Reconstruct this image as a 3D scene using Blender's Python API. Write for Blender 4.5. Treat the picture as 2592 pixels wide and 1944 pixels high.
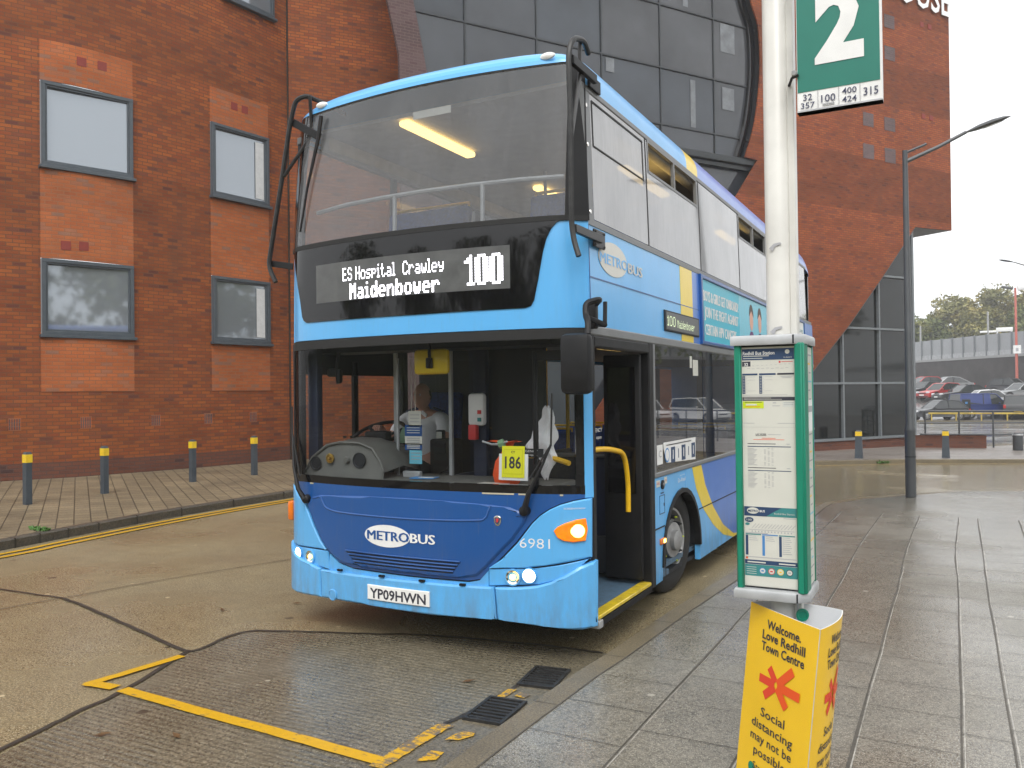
import bpy, bmesh, math, random
from mathutils import Vector, Matrix
from mathutils.geometry import tessellate_polygon
R = math.radians
rng = random.Random(7)
for o in list(bpy.data.objects): bpy.data.objects.remove(o)
SC = bpy.context.scene
COL = SC.collection

# ------------------------------------------------------------------ camera
cd = bpy.data.cameras.new('camera'); cam = bpy.data.objects.new('camera', cd); COL.objects.link(cam)
cd.sensor_width = 36; cd.lens = 36*2111.5/2592; cd.clip_start = .05; cd.clip_end = 3000
yaw, pit, rol = R(-27.711), R(.6629), R(-.6913)
f = Vector((math.sin(yaw)*math.cos(pit), math.cos(yaw)*math.cos(pit), math.sin(pit)))
r0 = Vector((math.cos(yaw), -math.sin(yaw), 0)); u0 = r0.cross(f)
rr = math.cos(rol)*r0 + math.sin(rol)*u0; uu = -math.sin(rol)*r0 + math.cos(rol)*u0
cam.matrix_world = Matrix(((rr.x, uu.x, -f.x, 3.4108), (rr.y, uu.y, -f.y, -5.1146), (rr.z, uu.z, -f.z, 1.8017), (0, 0, 0, 1)))
SC.camera = cam

# ------------------------------------------------------------------ sky, sun, exposure (rainy overcast)
w = bpy.data.worlds.new('World'); SC.world = w; w.use_nodes = True
nt = w.node_tree; bg = nt.nodes['Background']
sky = nt.nodes.new('ShaderNodeTexSky'); sky.sky_type = 'NISHITA'; sky.sun_disc = False
sky.sun_elevation = R(48); sky.sun_rotation = R(160); sky.dust_density = 4; sky.air_density = 1.0
hs = nt.nodes.new('ShaderNodeHueSaturation'); hs.inputs['Saturation'].default_value = .10
mx = nt.nodes.new('ShaderNodeMix'); mx.data_type = 'RGBA'; mx.inputs[0].default_value = .62
mx.inputs[7].default_value = (8.6, 8.75, 8.9, 1)
nt.links.new(sky.outputs[0], hs.inputs['Color']); nt.links.new(hs.outputs[0], mx.inputs[6])
nt.links.new(mx.outputs[2], bg.inputs[0]); bg.inputs[1].default_value = .15
sd = bpy.data.lights.new('sun', 'SUN'); sd.energy = .9; sd.angle = R(25); sd.color = (1, .97, .93)
sun = bpy.data.objects.new('sun', sd); COL.objects.link(sun)
sun.rotation_euler = Vector((.35, -.8, 1.05)).to_track_quat('Z', 'Y').to_euler()
SC.view_settings.view_transform = 'Standard'; SC.view_settings.look = 'None'
SC.view_settings.exposure = .55; SC.view_settings.gamma = 1
SC.render.engine = 'CYCLES'
SC.cycles.max_bounces = 10; SC.cycles.transparent_max_bounces = 24
SC.cycles.diffuse_bounces = 4; SC.cycles.glossy_bounces = 4
SC.cycles.caustics_reflective = False; SC.cycles.caustics_refractive = False
SC.cycles.use_denoising = True

# ------------------------------------------------------------------ materials
MATS = {}
class N:
    def __init__(s, name):
        s.m = bpy.data.materials.new(name); s.m.use_nodes = True; s.t = s.m.node_tree
        s.b = s.t.nodes['Principled BSDF']; s.out = s.t.nodes['Material Output']; MATS[name] = s.m
    def n(s, typ, **kw):
        x = s.t.nodes.new('ShaderNode'+typ)
        for k, v in kw.items():
            if k.startswith('_'): x.inputs[k[1:].replace('_', ' ')].default_value = v
            else: setattr(x, k, v)
        return x
    def l(s, a, b): s.t.links.new(a, b)
    def co(s, kind='Object', scale=None, rot=0):
        c = s.n('TexCoord'); o = c.outputs[kind]
        if scale:
            mp = s.n('Mapping'); mp.inputs['Scale'].default_value = scale; mp.inputs['Rotation'].default_value = (0, 0, rot); s.l(o, mp.inputs[0]); o = mp.outputs[0]
        return o
    def noise(s, co, sc, det=3, rough=.55):
        x = s.n('TexNoise'); x.inputs['Scale'].default_value = sc; x.inputs['Detail'].default_value = det; x.inputs['Roughness'].default_value = rough
        s.l(co, x.inputs['Vector']); return x.outputs['Fac']
    def ramp(s, fac, stops):
        x = s.n('ValToRGB'); e = x.color_ramp.elements
        e[0].position, e[0].color = stops[0][0], c4(stops[0][1]); e[1].position, e[1].color = stops[-1][0], c4(stops[-1][1])
        for p, c in stops[1:-1]: k = e.new(p); k.color = c4(c)
        s.l(fac, x.inputs[0]); return x.outputs[0]
    def mix(s, fac, a, b, blend='MIX'):
        x = s.n('Mix', data_type='RGBA', blend_type=blend)
        for i, v in ((0, fac), (6, a), (7, b)):
            if hasattr(v, 'is_linked'): s.l(v, x.inputs[i])
            else: x.inputs[i].default_value = v if i == 0 else c4(v)
        return x.outputs[2]
    def math(s, op, a, b=None):
        x = s.n('Math', operation=op)
        for i, v in ((0, a), (1, b)):
            if v is None: continue
            if hasattr(v, 'is_linked'): s.l(v, x.inputs[i])
            else: x.inputs[i].default_value = v
        return x.outputs[0]
    def bump(s, h, st=.3, dist=.01):
        x = s.n('Bump'); x.inputs['Strength'].default_value = st; x.inputs['Distance'].default_value = dist
        s.l(h, x.inputs['Height']); s.l(x.outputs[0], s.b.inputs['Normal'])
    def set(s, **kw):
        for k, v in kw.items():
            i = s.b.inputs[k.replace('_', ' ')]
            if hasattr(v, 'is_linked'): s.l(v, i)
            else: i.default_value = c4(v) if i.type == 'RGBA' else v
        return s
def c4(c):
    if isinstance(c, (int, float)): c = (c, c, c)
    return tuple(c) if len(c) == 4 else (*c, 1)
def M(name, col, rough=.5, metal=0, var=.12, vs=9, coat=0, spec=.5, emis=0):
    s = N(name); co = s.co()
    if var:
        nz = s.noise(co, vs, 4)
        lo = tuple(x*(1-var) for x in c4(col)[:3]); hi = tuple(min(1, x*(1+var)) for x in c4(col)[:3])
        s.set(Base_Color=s.ramp(nz, [(.3, lo), (.7, hi)]))
        rn = s.n('MapRange'); rn.inputs[3].default_value = max(.02, rough*.8); rn.inputs[4].default_value = min(1, rough*1.25); s.l(nz, rn.inputs[0])
        s.l(rn.outputs[0], s.b.inputs['Roughness'])
    else: s.set(Base_Color=col, Roughness=rough)
    s.set(Metallic=metal); s.b.inputs['Specular IOR Level'].default_value = spec
    if coat: s.b.inputs['Coat Weight'].default_value = coat; s.b.inputs['Coat Roughness'].default_value = .08
    if emis: s.b.inputs['Emission Color'].default_value = c4(col); s.b.inputs['Emission Strength'].default_value = emis
    return s.m
def paint(name, col, rough=.28, dirt=.25):
    s = N(name); co = s.co(); n1 = s.noise(co, 3.2, 5); n2 = s.noise(s.co('Object', (30, 30, 4)), 1.2, 3)
    d = s.ramp(n1, [(.52, 0), (.8, dirt)])
    c = s.mix(d, col, tuple(x*.72+.02 for x in col)); c = s.mix(s.ramp(n2, [(.55, 0), (.85, dirt*.5)]), c, (.16, .15, .13))
    sp_ = s.n('SeparateXYZ'); s.l(co, sp_.inputs[0]); zz = s.n('MapRange'); zz.inputs[1].default_value = .75; zz.inputs[2].default_value = .25; zz.inputs[3].default_value = 0; zz.inputs[4].default_value = 1; s.l(sp_.outputs[2], zz.inputs[0])
    g1 = s.noise(s.co('Object', (9, 9, 2.2)), 1.4, 6, .7); c = s.mix(s.math('MULTIPLY', s.math('MULTIPLY', zz.outputs[0], s.ramp(g1, [(.36, 0), (.72, 1)])), min(1, dirt*2.2)), c, (.13, .105, .075))
    st = s.noise(s.co('Object', (60, 60, 1.6)), 1, 4, .7); c = s.mix(s.ramp(st, [(.60, 0), (.78, dirt*.7)]), c, (.15, .15, .14))
    s.set(Base_Color=c, Roughness=s.math('ADD', rough, s.math('MULTIPLY', n1, .16)))
    s.b.inputs['Coat Weight'].default_value = .35; s.b.inputs['Coat Roughness'].default_value = .12
    return s.m
def glass(name, tint, refl=1., base=.05, fog=0, fogcol=.5, streak=0, rough=.02):
    s = N(name); s.t.nodes.remove(s.b)
    tr = s.n('BsdfTransparent'); tr.inputs[0].default_value = c4(tint)
    gl = s.n('BsdfGlossy'); gl.inputs['Roughness'].default_value = rough
    lw = s.n('LayerWeight'); lw.inputs[0].default_value = .5
    fc = s.math('MINIMUM', s.math('ADD', s.math('MULTIPLY', s.math('POWER', lw.outputs['Facing'], 4.0), .95*refl), base), .97)
    base_sh = tr.outputs[0]
    if fog:
        df = s.n('BsdfDiffuse'); df.inputs[0].default_value = c4(fogcol)
        co = s.co(); a = s.noise(s.co('Object', (1, 1, .45)), 2.2, 5); b = s.noise(s.co('Object', (40, 40, 3)), 1, 3)
        fz = s.math('MULTIPLY', s.math('ADD', .45, a), fog)
        if streak: fz = s.math('MULTIPLY', fz, s.math('ADD', 1-streak*.5, s.math('MULTIPLY', b, streak)))
        fz = s.math('MINIMUM', fz, .95)
        ms = s.n('MixShader'); s.l(fz, ms.inputs[0]); s.l(tr.outputs[0], ms.inputs[1]); s.l(df.outputs[0], ms.inputs[2]); base_sh = ms.outputs[0]
    m2 = s.n('MixShader'); s.l(fc, m2.inputs[0]); s.l(base_sh, m2.inputs[1]); s.l(gl.outputs[0], m2.inputs[2])
    s.l(m2.outputs[0], s.out.inputs[0]); return s.m
def brick(name, c1, c2, c3, mortar, bw=.225, rh=.075, zones=None, ms=.009, off=.5):
    s = N(name); uv = s.n('UVMap').outputs[0]
    bt = s.n('TexBrick'); bt.offset = off
    for k, v in (('Scale', 1), ('Mortar Size', ms), ('Mortar Smooth', .2), ('Bias', 0), ('Brick Width', bw), ('Row Height', rh)): bt.inputs[k].default_value = v
    bt.inputs['Color1'].default_value = (0, 0, 0, 1); bt.inputs['Color2'].default_value = (1, 1, 1, 1); bt.inputs['Mortar'].default_value = (.5, .5, .5, 1)
    s.l(uv, bt.inputs['Vector'])
    tone = s.ramp(bt.outputs['Color'], [(0, c1), (.45, c2), (.8, c1), (1, c3)])
    big = s.noise(s.co('UV', (.35, .9, 1)), 1.6, 5, .62)
    tone = s.mix(1, tone, s.ramp(big, [(.25, .62), (.5, .95), (.75, 1.22)]), 'MULTIPLY')
    if zones:   # courses of a darker brick, laid in bands up the wall
        sep = s.n('SeparateXYZ'); s.l(uv, sep.inputs[0]); z = sep.outputs[1]
        zn = s.math('DIVIDE', z, 18.)
        rp = s.n('ValToRGB'); rp.color_ramp.interpolation = 'CONSTANT'; e = rp.color_ramp.elements
        e[0].position = 0; e[0].color = c4(zones[0][1]); e[1].position = zones[1][0]/18; e[1].color = c4(zones[1][1])
        for zz, k in zones[2:]: q = e.new(zz/18); q.color = c4(k)
        s.l(zn, rp.inputs[0]); tone = s.mix(1, tone, rp.outputs[0], 'MULTIPLY')
    fine = s.noise(s.co('UV'), 60, 2)
    tone = s.mix(1, tone, s.ramp(fine, [(.3, .85), (.7, 1.12)]), 'MULTIPLY')
    stain = s.noise(s.co('UV', (1.4, .25, 1)), 1.1, 4)
    tone = s.mix(s.ramp(stain, [(.56, 0), (.8, .35)]), tone, (.07, .05, .04))
    s.set(Base_Color=s.mix(bt.outputs['Fac'], tone, mortar), Roughness=.75); s.b.inputs['Specular IOR Level'].default_value = .22
    s.bump(s.math('SUBTRACT', 1, bt.outputs['Fac']), .5, .008); return s.m
def wet(name, ca, cb, speck, r0_=.22, r1_=.55, lines=None, bumpst=.25, grit=55, stains=True, spk=.70, ws=.55, far=None):
    s = N(name); co = s.co()
    big = s.noise(co, .8, 5, .6); mid = s.noise(co, 6, 4); fi = s.noise(co, grit, 2, .7); fi2 = s.noise(co, grit*2.3, 1, .5)
    c = s.mix(s.ramp(big, [(.3, 0), (.7, 1)]), ca, cb)
    c = s.mix(1, c, s.ramp(mid, [(.3, .86), (.7, 1.1)]), 'MULTIPLY')
    c = s.mix(1, c, s.ramp(fi, [(.32, .50), (.68, 1.45)]), 'MULTIPLY')
    c = s.mix(s.ramp(fi2, [(spk-.06, 0), (spk+.04, .75)]), c, speck)
    h = s.math('ADD', s.math('MULTIPLY', fi, .7), s.math('MULTIPLY', fi2, .5))
    if stains:
        vo = s.n('TexVoronoi'); vo.inputs['Scale'].default_value = 2.1; s.l(co, vo.inputs['Vector'])
        c = s.mix(s.ramp(vo.outputs['Distance'], [(.0, .7), (.042, .65), (.05, 0)]), c, tuple(min(1, x*2.4+.1) for x in ca))
        vo2 = s.n('TexVoronoi'); vo2.inputs['Scale'].default_value = 1.3; s.l(s.co('Object', (1, 1, 1)), vo2.inputs['Vector'])
        c = s.mix(s.ramp(vo2.outputs['Distance'], [(.0, .8), (.045, .7), (.06, 0)]), c, (.03, .025, .02))
    if lines:
        wv = s.n('TexWave', wave_type='BANDS', bands_direction='Y'); wv.inputs['Scale'].default_value = lines; wv.inputs['Distortion'].default_value = 3.5; wv.inputs['Detail'].default_value = 4
        wv.inputs['Detail Scale'].default_value = .6
        s.l(s.co('Object', (.12, 1, 1), .05), wv.inputs['Vector']); h = s.math('ADD', s.math('MULTIPLY', h, .6), s.math('MULTIPLY', wv.outputs['Fac'], .9))
        c = s.mix(1, c, s.ramp(wv.outputs['Fac'], [(.1, .78), (.6, 1.08)]), 'MULTIPLY')
    wn = s.noise(co, ws, 3)
    if far:
        sp_ = s.n('SeparateXYZ'); s.l(co, sp_.inputs[0]); fy = s.n('MapRange'); fy.inputs[1].default_value = far[0]; fy.inputs[2].default_value = far[1]; fy.inputs[3].default_value = 0; fy.inputs[4].default_value = far[2]; s.l(sp_.outputs[1], fy.inputs[0]); wn = s.math('SUBTRACT', wn, fy.outputs[0])
    rg = s.n('MapRange'); rg.inputs[1].default_value = .38; rg.inputs[2].default_value = .62; rg.inputs[3].default_value = r0_; rg.inputs[4].default_value = r1_
    s.l(wn, rg.inputs[0]); s.set(Base_Color=c, Roughness=rg.outputs[0]); s.b.inputs['Specular IOR Level'].default_value = .6
    s.bump(h, bumpst, .004); return s.m
def worn(name, col, under, amt=.5):
    s = N(name); co = s.co(); n = s.noise(co, 16, 5, .7); n2 = s.noise(s.co('Object', (8, 60, 8)), 1, 2)
    k = s.ramp(s.math('ADD', s.math('MULTIPLY', n, .7), s.math('MULTIPLY', n2, .3)), [(amt-.03, 0), (amt+.03, 1)])
    s.set(Base_Color=s.mix(k, under, s.mix(s.noise(co, 40, 2), tuple(x*.75 for x in col), col)), Roughness=.4); s.bump(n, .3, .003); return s.m

LB = (.100, .415, .80); DB = (.002, .070, .270); IN = (.050, .175, .56); YE = (.80, .58, .015)
mLB = paint('light blue paint', LB); mDB = paint('deep blue paint', DB, .32); mIN = paint('indigo paint', IN); mYE = paint('yellow paint', YE); mINR = paint('lilac blue paint', (.13, .24, .64))
mBLK = M('black plastic', (.009, .009, .010), .5, var=.3, spec=.28); mRUB = M('rubber', (.012, .012, .012), .75, var=.3, vs=30)
mSKIN = M('dark shell', (.008, .010, .014), .6); mGRY = M('grey trim', (.17, .175, .18), .45)
mGLOSSBLK = M('gloss black glass', (.004, .004, .005), .05, var=0, spec=.42)
mTUBE = M('worn black tube', (.018, .018, .018), .4, var=.6, vs=14, spec=.4)
mWS = glass('windscreen glass', (.80, .82, .83), .5, .014, fog=.004, fogcol=.4)
mUG = glass('misted glass', (.74, .76, .77), .8, .04, fog=.26, fogcol=(.33, .335, .35), streak=.5)
mSIDEU = glass('misted side glass', (.34, .35, .36), .9, .08, fog=.82, fogcol=(.40, .40, .41), streak=.25, rough=.05)
mSIDEL = glass('tinted side glass', (.30, .32, .31), 1.15, .10, fog=.02)
mCLR = glass('clear screen', (.94, .95, .95), .8, .04)
mFAC = M('smoked curtain glass', (.042, .046, .053), .07, var=.25, vs=.6, spec=.6)
mFAC2 = M('dark ground glass', (.010, .012, .012), .05, var=.3, vs=.6, spec=.45)
mPANE = N('office pane').set(Base_Color=(.30, .33, .36), Roughness=.04).m; MATS['office pane'].node_tree.nodes['Principled BSDF'].inputs['Metallic'].default_value = .55
mMULL = M('slate frame', (.055, .068, .080), .4); mMULLIN = M('curtain wall bar', (.020, .024, .026), .4); mMULL2 = M('grey mullion', (.16, .175, .185), .4)
mWHITE = M('white paint', (.78, .78, .77), .45, var=.06); mPOLE = M('post enamel', (.66, .65, .61), .35, var=.10, vs=4)
mGREEN = M('green enamel', (.004, .205, .125), .4, var=.06); mFLAG = M('flag green', (.006, .17, .125), .4, var=.06, vs=5)
mALU = M('silver casting', (.42, .43, .44), .4, metal=.25); mPAPER = M('timetable paper', (.62, .615, .555), .3, var=.03); mINK = M('print black', (.03, .03, .045), .5, var=0); mGREYINK = M('print grey', (.38, .38, .40), .5, var=0)
mNAVY = M('print navy', (.02, .05, .12), .5, var=0); mTEAL = M('print teal', (.04, .22, .22), .5, var=0); mLIME = M('print lime', (.55, .66, .02), .5, var=0)
mORANGE = M('print orange', (.78, .09, .012), .5, var=0); mRED = M('print red', (.55, .04, .04), .5, var=0); mBLUEP = M('print blue', (.06, .22, .5), .5, var=0); mWRAP = M('yellow board', (.86, .53, .018), .35, var=.05, vs=3)
mLAMPW = M('lit headlamp', (1, .95, .88), .3, var=0, emis=5); mLAMPO = M('lit orange lamp', (1, .55, .12), .3, var=0, emis=5); mLENSO = M('orange lens', (.75, .17, .01), .15, var=.1); mCHROME = M('lamp reflector', (.7, .68, .64), .12, metal=1, var=.1)
mTUBEL = M('saloon light', (1, .66, .20), .4, var=0, emis=2.6); mLED = M('led dots', (.93, .92, 1), .5, var=0, emis=2.6); mLEDG = M('green led dots', (.62, .72, .45), .5, var=0, emis=.7)
mLEDBG = M('display face', (.085, .088, .088), .35, var=.2); mYRAIL = M('yellow rail', (.80, .47, .01), .3, var=.08)
mDASH = M('dashboard grey', (.115, .115, .105), .6, var=.12); mNAVYI = M('interior navy', (.008, .013, .036), .6, var=.2); mCEIL = M('ceiling cream', (.42, .41, .38), .6); mFLB = M('saloon floor', (.075, .13, .19), .55, var=.25, vs=25)
mSEAT = M('moquette', (.02, .05, .22), .9, var=.4, vs=40); mSKINP = M('skin', (.66, .36, .27), .5, var=.1); mSHIRT = M('white shirt', (.84, .84, .86), .8, var=.06); mHAIR = M('grey hair', (.12, .10, .09), .8); mTROU = M('navy trousers', (.015, .018, .03), .85)
mTYRE = M('tyre', (.014, .014, .014), .7, var=.3, vs=30); mRIM = M('silver rim', (.36, .36, .36), .4, metal=.6, var=.25)
mPLATE = M('white plate', (.80, .80, .78), .4, var=.04); mYPLATE = M('yellow plate', (.78, .52, .03), .4, var=0)
mBR_D = brick('dark facing brick', (.330, .094, .022), (.225, .054, .018), (.125, .040, .030), (.13, .054, .028), zones=[(0, .85), (.6, .92), (3.3, .86), (5.2, .80), (6.6, .98), (9.0, .86), (10.4, 1.08), (12.3, .85)])
mBR_O = brick('orange panel brick', (.42, .122, .038), (.36, .096, .030), (.24, .12, .080), (.25, .105, .052))
mBR_F = brick('banded red brick', (.28, .076, .025), (.215, .050, .020), (.15, .042, .028), (.14, .054, .030), zones=[(0, .9), (4.6, 1.0), (6.5, 1.12), (7.9, .8), (9.8, 1.18), (11.8, .78), (13.4, 1.08), (15, .8)])
mBR_P = brick('purple brick', (.115, .075, .072), (.100, .062, .062), (.09, .05, .052), (.13, .09, .085)); mBR_G = brick('grey brick', (.13, .095, .095), (.15, .10, .10), (.11, .09, .09), (.13, .1, .1))
mPLINTH = brick('plinth brick', (.15, .055, .032), (.12, .045, .030), (.06, .03, .028), (.09, .05, .04)); mVENT = M('terracotta vent', (.20, .022, .012), .6)
mSTONE = M('grey coping', (.30, .30, .30), .5)
mROAD = wet('wet brown concrete', (.222, .176, .096), (.178, .140, .080), (.55, .48, .33), .12, .47, spk=.62, grit=48, bumpst=.35, ws=.35, far=(6, 14, .17))
mBAY = wet('brushed wet concrete', (.128, .108, .072), (.172, .147, .102), (.38, .35, .27), .09, .36, lines=7, bumpst=.22, spk=.68)
mSLAB = wet('wet paving slab', (.138, .124, .097), (.180, .164, .132), (.44, .42, .35), .10, .40, grit=62, spk=.63, bumpst=.4, far=(3, 11, .13))
mKERB = wet('kerb concrete', (.158, .128, .078), (.135, .110, .070), (.34, .3, .22), .3, .55, grit=90)
mDKERB = wet('dark kerb stone', (.055, .048, .036), (.075, .062, .045), (.2, .18, .14), .4, .65, grit=40)
mFAR = wet('far paving', (.185, .160, .140), (.21, .185, .165), (.3, .28, .25), .3, .5, grit=20)
mASPH = wet('wet asphalt', (.10, .098, .096), (.13, .127, .122), (.25, .25, .25), .10, .26, grit=12, stains=False)
mJOINT = M('joint sealant', (.034, .028, .021), .5, var=.4, vs=20); mJOINTP = M('slab joint', (.075, .066, .052), .6, var=.4, vs=20); mARR = M('joint arris', (.36, .34, .30), .5, var=.4, vs=12)
mYL = worn('yellow road paint', (.66, .37, .008), (.17, .12, .07), .40); mYLW = worn('worn yellow road paint', (.66, .37, .008), (.15, .12, .085), .49)
mPAV = N('brick pavers'); _s = mPAV; _uv = _s.n('UVMap').outputs[0]; _b = _s.n('TexBrick')
for k, v in (('Scale', 1), ('Mortar Size', .009), ('Brick Width', .25), ('Row Height', .21), ('Mortar Smooth', .3)): _b.inputs[k].default_value = v
_b.inputs['Color1'].default_value = (.225, .178, .110, 1); _b.inputs['Color2'].default_value = (.175, .138, .088, 1); _b.inputs['Mortar'].default_value = (.062, .048, .030, 1)
_s.l(_uv, _b.inputs['Vector']); _n = _s.noise(_s.co(), 1.2, 5); _n2 = _s.noise(_s.co(), 45, 2)
_s.set(Base_Color=_s.mix(1, _s.mix(1, _b.outputs['Color'], _s.ramp(_n, [(.3, .75), (.7, 1.15)]), 'MULTIPLY'), _s.ramp(_n2, [(.3, .75), (.7, 1.2)]), 'MULTIPLY'), Roughness=.6); _s.b.inputs['Specular IOR Level'].default_value = .3; _s.bump(_s.math('SUBTRACT', 1, _b.outputs['Fac']), .5, .01); mPAV = _s.m
mIRON = M('cast iron', (.02, .019, .018), .5, var=.4, vs=30); mSTEEL = M('painted steel', (.055, .060, .066), .4, var=.2); mLAMPC = M('column grey', (.060, .064, .068), .4, var=.15, vs=5)
mBOLL = M('bollard grey', (.045, .058, .072), .5); mBYEL = M('bollard yellow', (.74, .50, .015), .45); mWALLD = M('sooty retaining wall', (.055, .050, .050), .8, var=.4, vs=.9)
mFENCE = M('grey fence panel', (.32, .33, .345), .5, var=.1, vs=.6); mFENCE2 = M('fence mesh', (.38, .39, .40), .6, var=.2, vs=5); mPINK = M('red column', (.50, .13, .10), .5)
mBARK = M('bark', (.08, .06, .045), .9, var=.3)
def leafmat(name, a, b, c):
    s = N(name); s.set(Base_Color=s.ramp(s.noise(s.co(), .55, 4, .6), [(.3, a), (.5, b), (.72, c)]), Roughness=.6); return s.m
mLEAF = leafmat('autumn leaves', (.13, .135, .045), (.20, .19, .06), (.34, .26, .07)); mLEAF2 = leafmat('green leaves', (.085, .11, .035), (.13, .155, .045), (.21, .20, .05)); mWEED = M('weed', (.06, .16, .02), .6)
mCARGL = M('car glass', (.02, .024, .026), .05, var=0, spec=.7); mTAIL = M('tail lens', (.45, .015, .012), .2, var=0); mHL = M('headlamp lens', (.7, .72, .74), .1, var=0)

# ------------------------------------------------------------------ geometry builder
class B:
    def __init__(s): s.v = []; s.f = []; s.mi = []; s.uv = []; s.mats = []
    def add(s, vs, fs, mat, uv=None):
        if mat not in s.mats: s.mats.append(mat)
        k = len(s.v); s.v += [tuple(x) for x in vs]; i = s.mats.index(mat)
        for q in fs:
            s.f.append([k+a for a in q]); s.mi.append(i); s.uv.append([uv[a] for a in q] if uv else None)
        return s
    def bm(s, bm, mat, mtx=None):
        bm.verts.index_update(); vs = [(mtx @ v.co if mtx else v.co.copy()) for v in bm.verts]
        s.add(vs, [[v.index for v in q.verts] for q in bm.faces], mat); bm.free(); return s
    def box(s, c, d, mat, rot=None, bev=0):
        bm = bmesh.new(); bmesh.ops.create_cube(bm, size=1); bmesh.ops.scale(bm, vec=Vector(d), verts=bm.verts)
        if bev: bmesh.ops.bevel(bm, geom=list(bm.edges), offset=bev, segments=2 if bev > .008 else 1, affect='EDGES', profile=.5)
        m = Matrix.Translation(Vector(c)) @ (rot.to_4x4() if rot else Matrix())
        return s.bm(bm, mat, m)
    def bx(s, x0, x1, y0, y1, z0, z1, mat, bev=0): return s.box(((x0+x1)/2, (y0+y1)/2, (z0+z1)/2), (abs(x1-x0), abs(y1-y0), abs(z1-z0)), mat, None, bev)
    def tube(s, pts, r, mat, seg=8, flat=1.):
        P = [Vector(p) for p in pts]; n = len(P); rs = r if isinstance(r, (list, tuple)) else [r]*n
        t = [(P[min(i+1, n-1)]-P[max(i-1, 0)]).normalized() for i in range(n)]
        a = Vector((0, 0, 1)) if abs(t[0].z) < .9 else Vector((1, 0, 0)); x = t[0].cross(a).normalized(); vs = []
        for i in range(n):
            x = (x - t[i]*x.dot(t[i])).normalized(); y = t[i].cross(x)
            vs += [P[i]+rs[i]*(x*math.cos(2*math.pi*k/seg)+y*math.sin(2*math.pi*k/seg)*flat) for k in range(seg)]
        fs = [[i*seg+k, i*seg+(k+1) % seg, (i+1)*seg+(k+1) % seg, (i+1)*seg+k] for i in range(n-1) for k in range(seg)]
        fs += [list(range(seg))[::-1], [(n-1)*seg+k for k in range(seg)]]
        return s.add(vs, fs, mat)
    def lathe(s, prof, org, axis, mat, seg=20):
        q = Vector((0, 0, 1)).rotation_difference(Vector(axis).normalized()); o = Vector(org); n = len(prof)
        vs = [o+q @ Vector((max(r, 1e-4)*math.cos(2*math.pi*k/seg), max(r, 1e-4)*math.sin(2*math.pi*k/seg), z)) for r, z in prof for k in range(seg)]
        fs = [[i*seg+k, i*seg+(k+1) % seg, (i+1)*seg+(k+1) % seg, (i+1)*seg+k] for i in range(n-1) for k in range(seg)]
        return s.add(vs, fs, mat)
    def poly(s, pts, z, mat, uvs=1., thick=0):     # flat polygon lying at height z (number or function)
        zf = z if callable(z) else (lambda x, y: z)
        tri = tessellate_polygon([[Vector((p[0], p[1], 0)) for p in pts]])
        vs = [(p[0], p[1], zf(*p)) for p in pts]; uv = [(p[0]*uvs, p[1]*uvs) for p in pts]; fs = []
        for t in tri:
            a, b, c = (Vector(vs[i]) for i in t); fs.append(list(t) if (b-a).cross(c-a).z > 0 else list(t)[::-1])
        s.add(vs, fs, mat, uv)
        if thick:
            n = len(pts); lo = [(p[0], p[1], zf(*p)-thick) for p in pts]
            s.add(vs+lo, [[i, n+i, n+(i+1) % n, (i+1) % n] for i in range(n)], mat, uv+uv)
        return s
    def ribbon(s, pts, w, z, mat):
        P = [Vector((p[0], p[1])) for p in pts]; n = len(P); zf = z if callable(z) else (lambda x, y: z); vs = []
        for i in range(n):
            t = (P[min(i+1, n-1)]-P[max(i-1, 0)]).normalized(); q = Vector((-t.y, t.x))*(w[i] if isinstance(w, (list, tuple)) else w)/2
            for k in (P[i]+q, P[i]-q): vs.append((k.x, k.y, zf(k.x, k.y)))
        return s.add(vs, [[2*i, 2*i+1, 2*i+3, 2*i+2] for i in range(n-1)], mat, [(v[0], v[1]) for v in vs])
    def patch(s, out, mp, off, thick, mat, du=0, dv=0, bev=0):
        bm = bmesh.new(); vv = [bm.verts.new((p[0], p[1], 0)) for p in out]
        for t in tessellate_polygon([[Vector((p[0], p[1], 0)) for p in out]]):
            try: bm.faces.new([vv[i] for i in t])
            except ValueError: pass
        for q in bm.faces:
            if q.normal.z == 0: q.normal_update()
            if q.normal.z < 0: q.normal_flip()
        return s.grid(bm, mp, off, thick, mat, du, dv, bev)
    def grid(s, bm, mp, off, thick, mat, du=0, dv=0, bev=0):
        for ax, d in ((0, du), (1, dv)):
            if not d: continue
            lo = min(v.co[ax] for v in bm.verts); hi = max(v.co[ax] for v in bm.verts); k = math.floor(lo/d)+1
            while k*d < hi-1e-4:
                if k*d > lo+1e-4:
                    co = [0, 0, 0]; no = [0, 0, 0]; co[ax] = k*d; no[ax] = 1
                    bmesh.ops.bisect_plane(bm, geom=list(bm.verts)+list(bm.edges)+list(bm.faces), dist=1e-5, plane_co=co, plane_no=no)
                k += 1
        bm.verts.index_update(); V = [(v.co.x, v.co.y) for v in bm.verts]; n = len(V); F = [[v.index for v in q.verts] for q in bm.faces]
        bd = []
        for e in bm.edges:
            if len(e.link_loops) == 1:
                l = e.link_loops[0]; bd.append((l.vert.index, l.link_loop_next.vert.index))
        ins = list(V)
        if bev:
            nx = {a: b for a, b in bd}; pv = {b: a for a, b in bd}
            for i in nx:
                if i not in pv: continue
                a, b = Vector(V[pv[i]]), Vector(V[nx[i]]); t = (b-a)
                if t.length < 1e-6: continue
                t.normalize(); ins[i] = (V[i][0]-t.y*bev, V[i][1]+t.x*bev)
        bm.free()
        top = [mp(u, v, off) for u, v in ins]; s.add(top, F, mat, ins)
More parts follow.
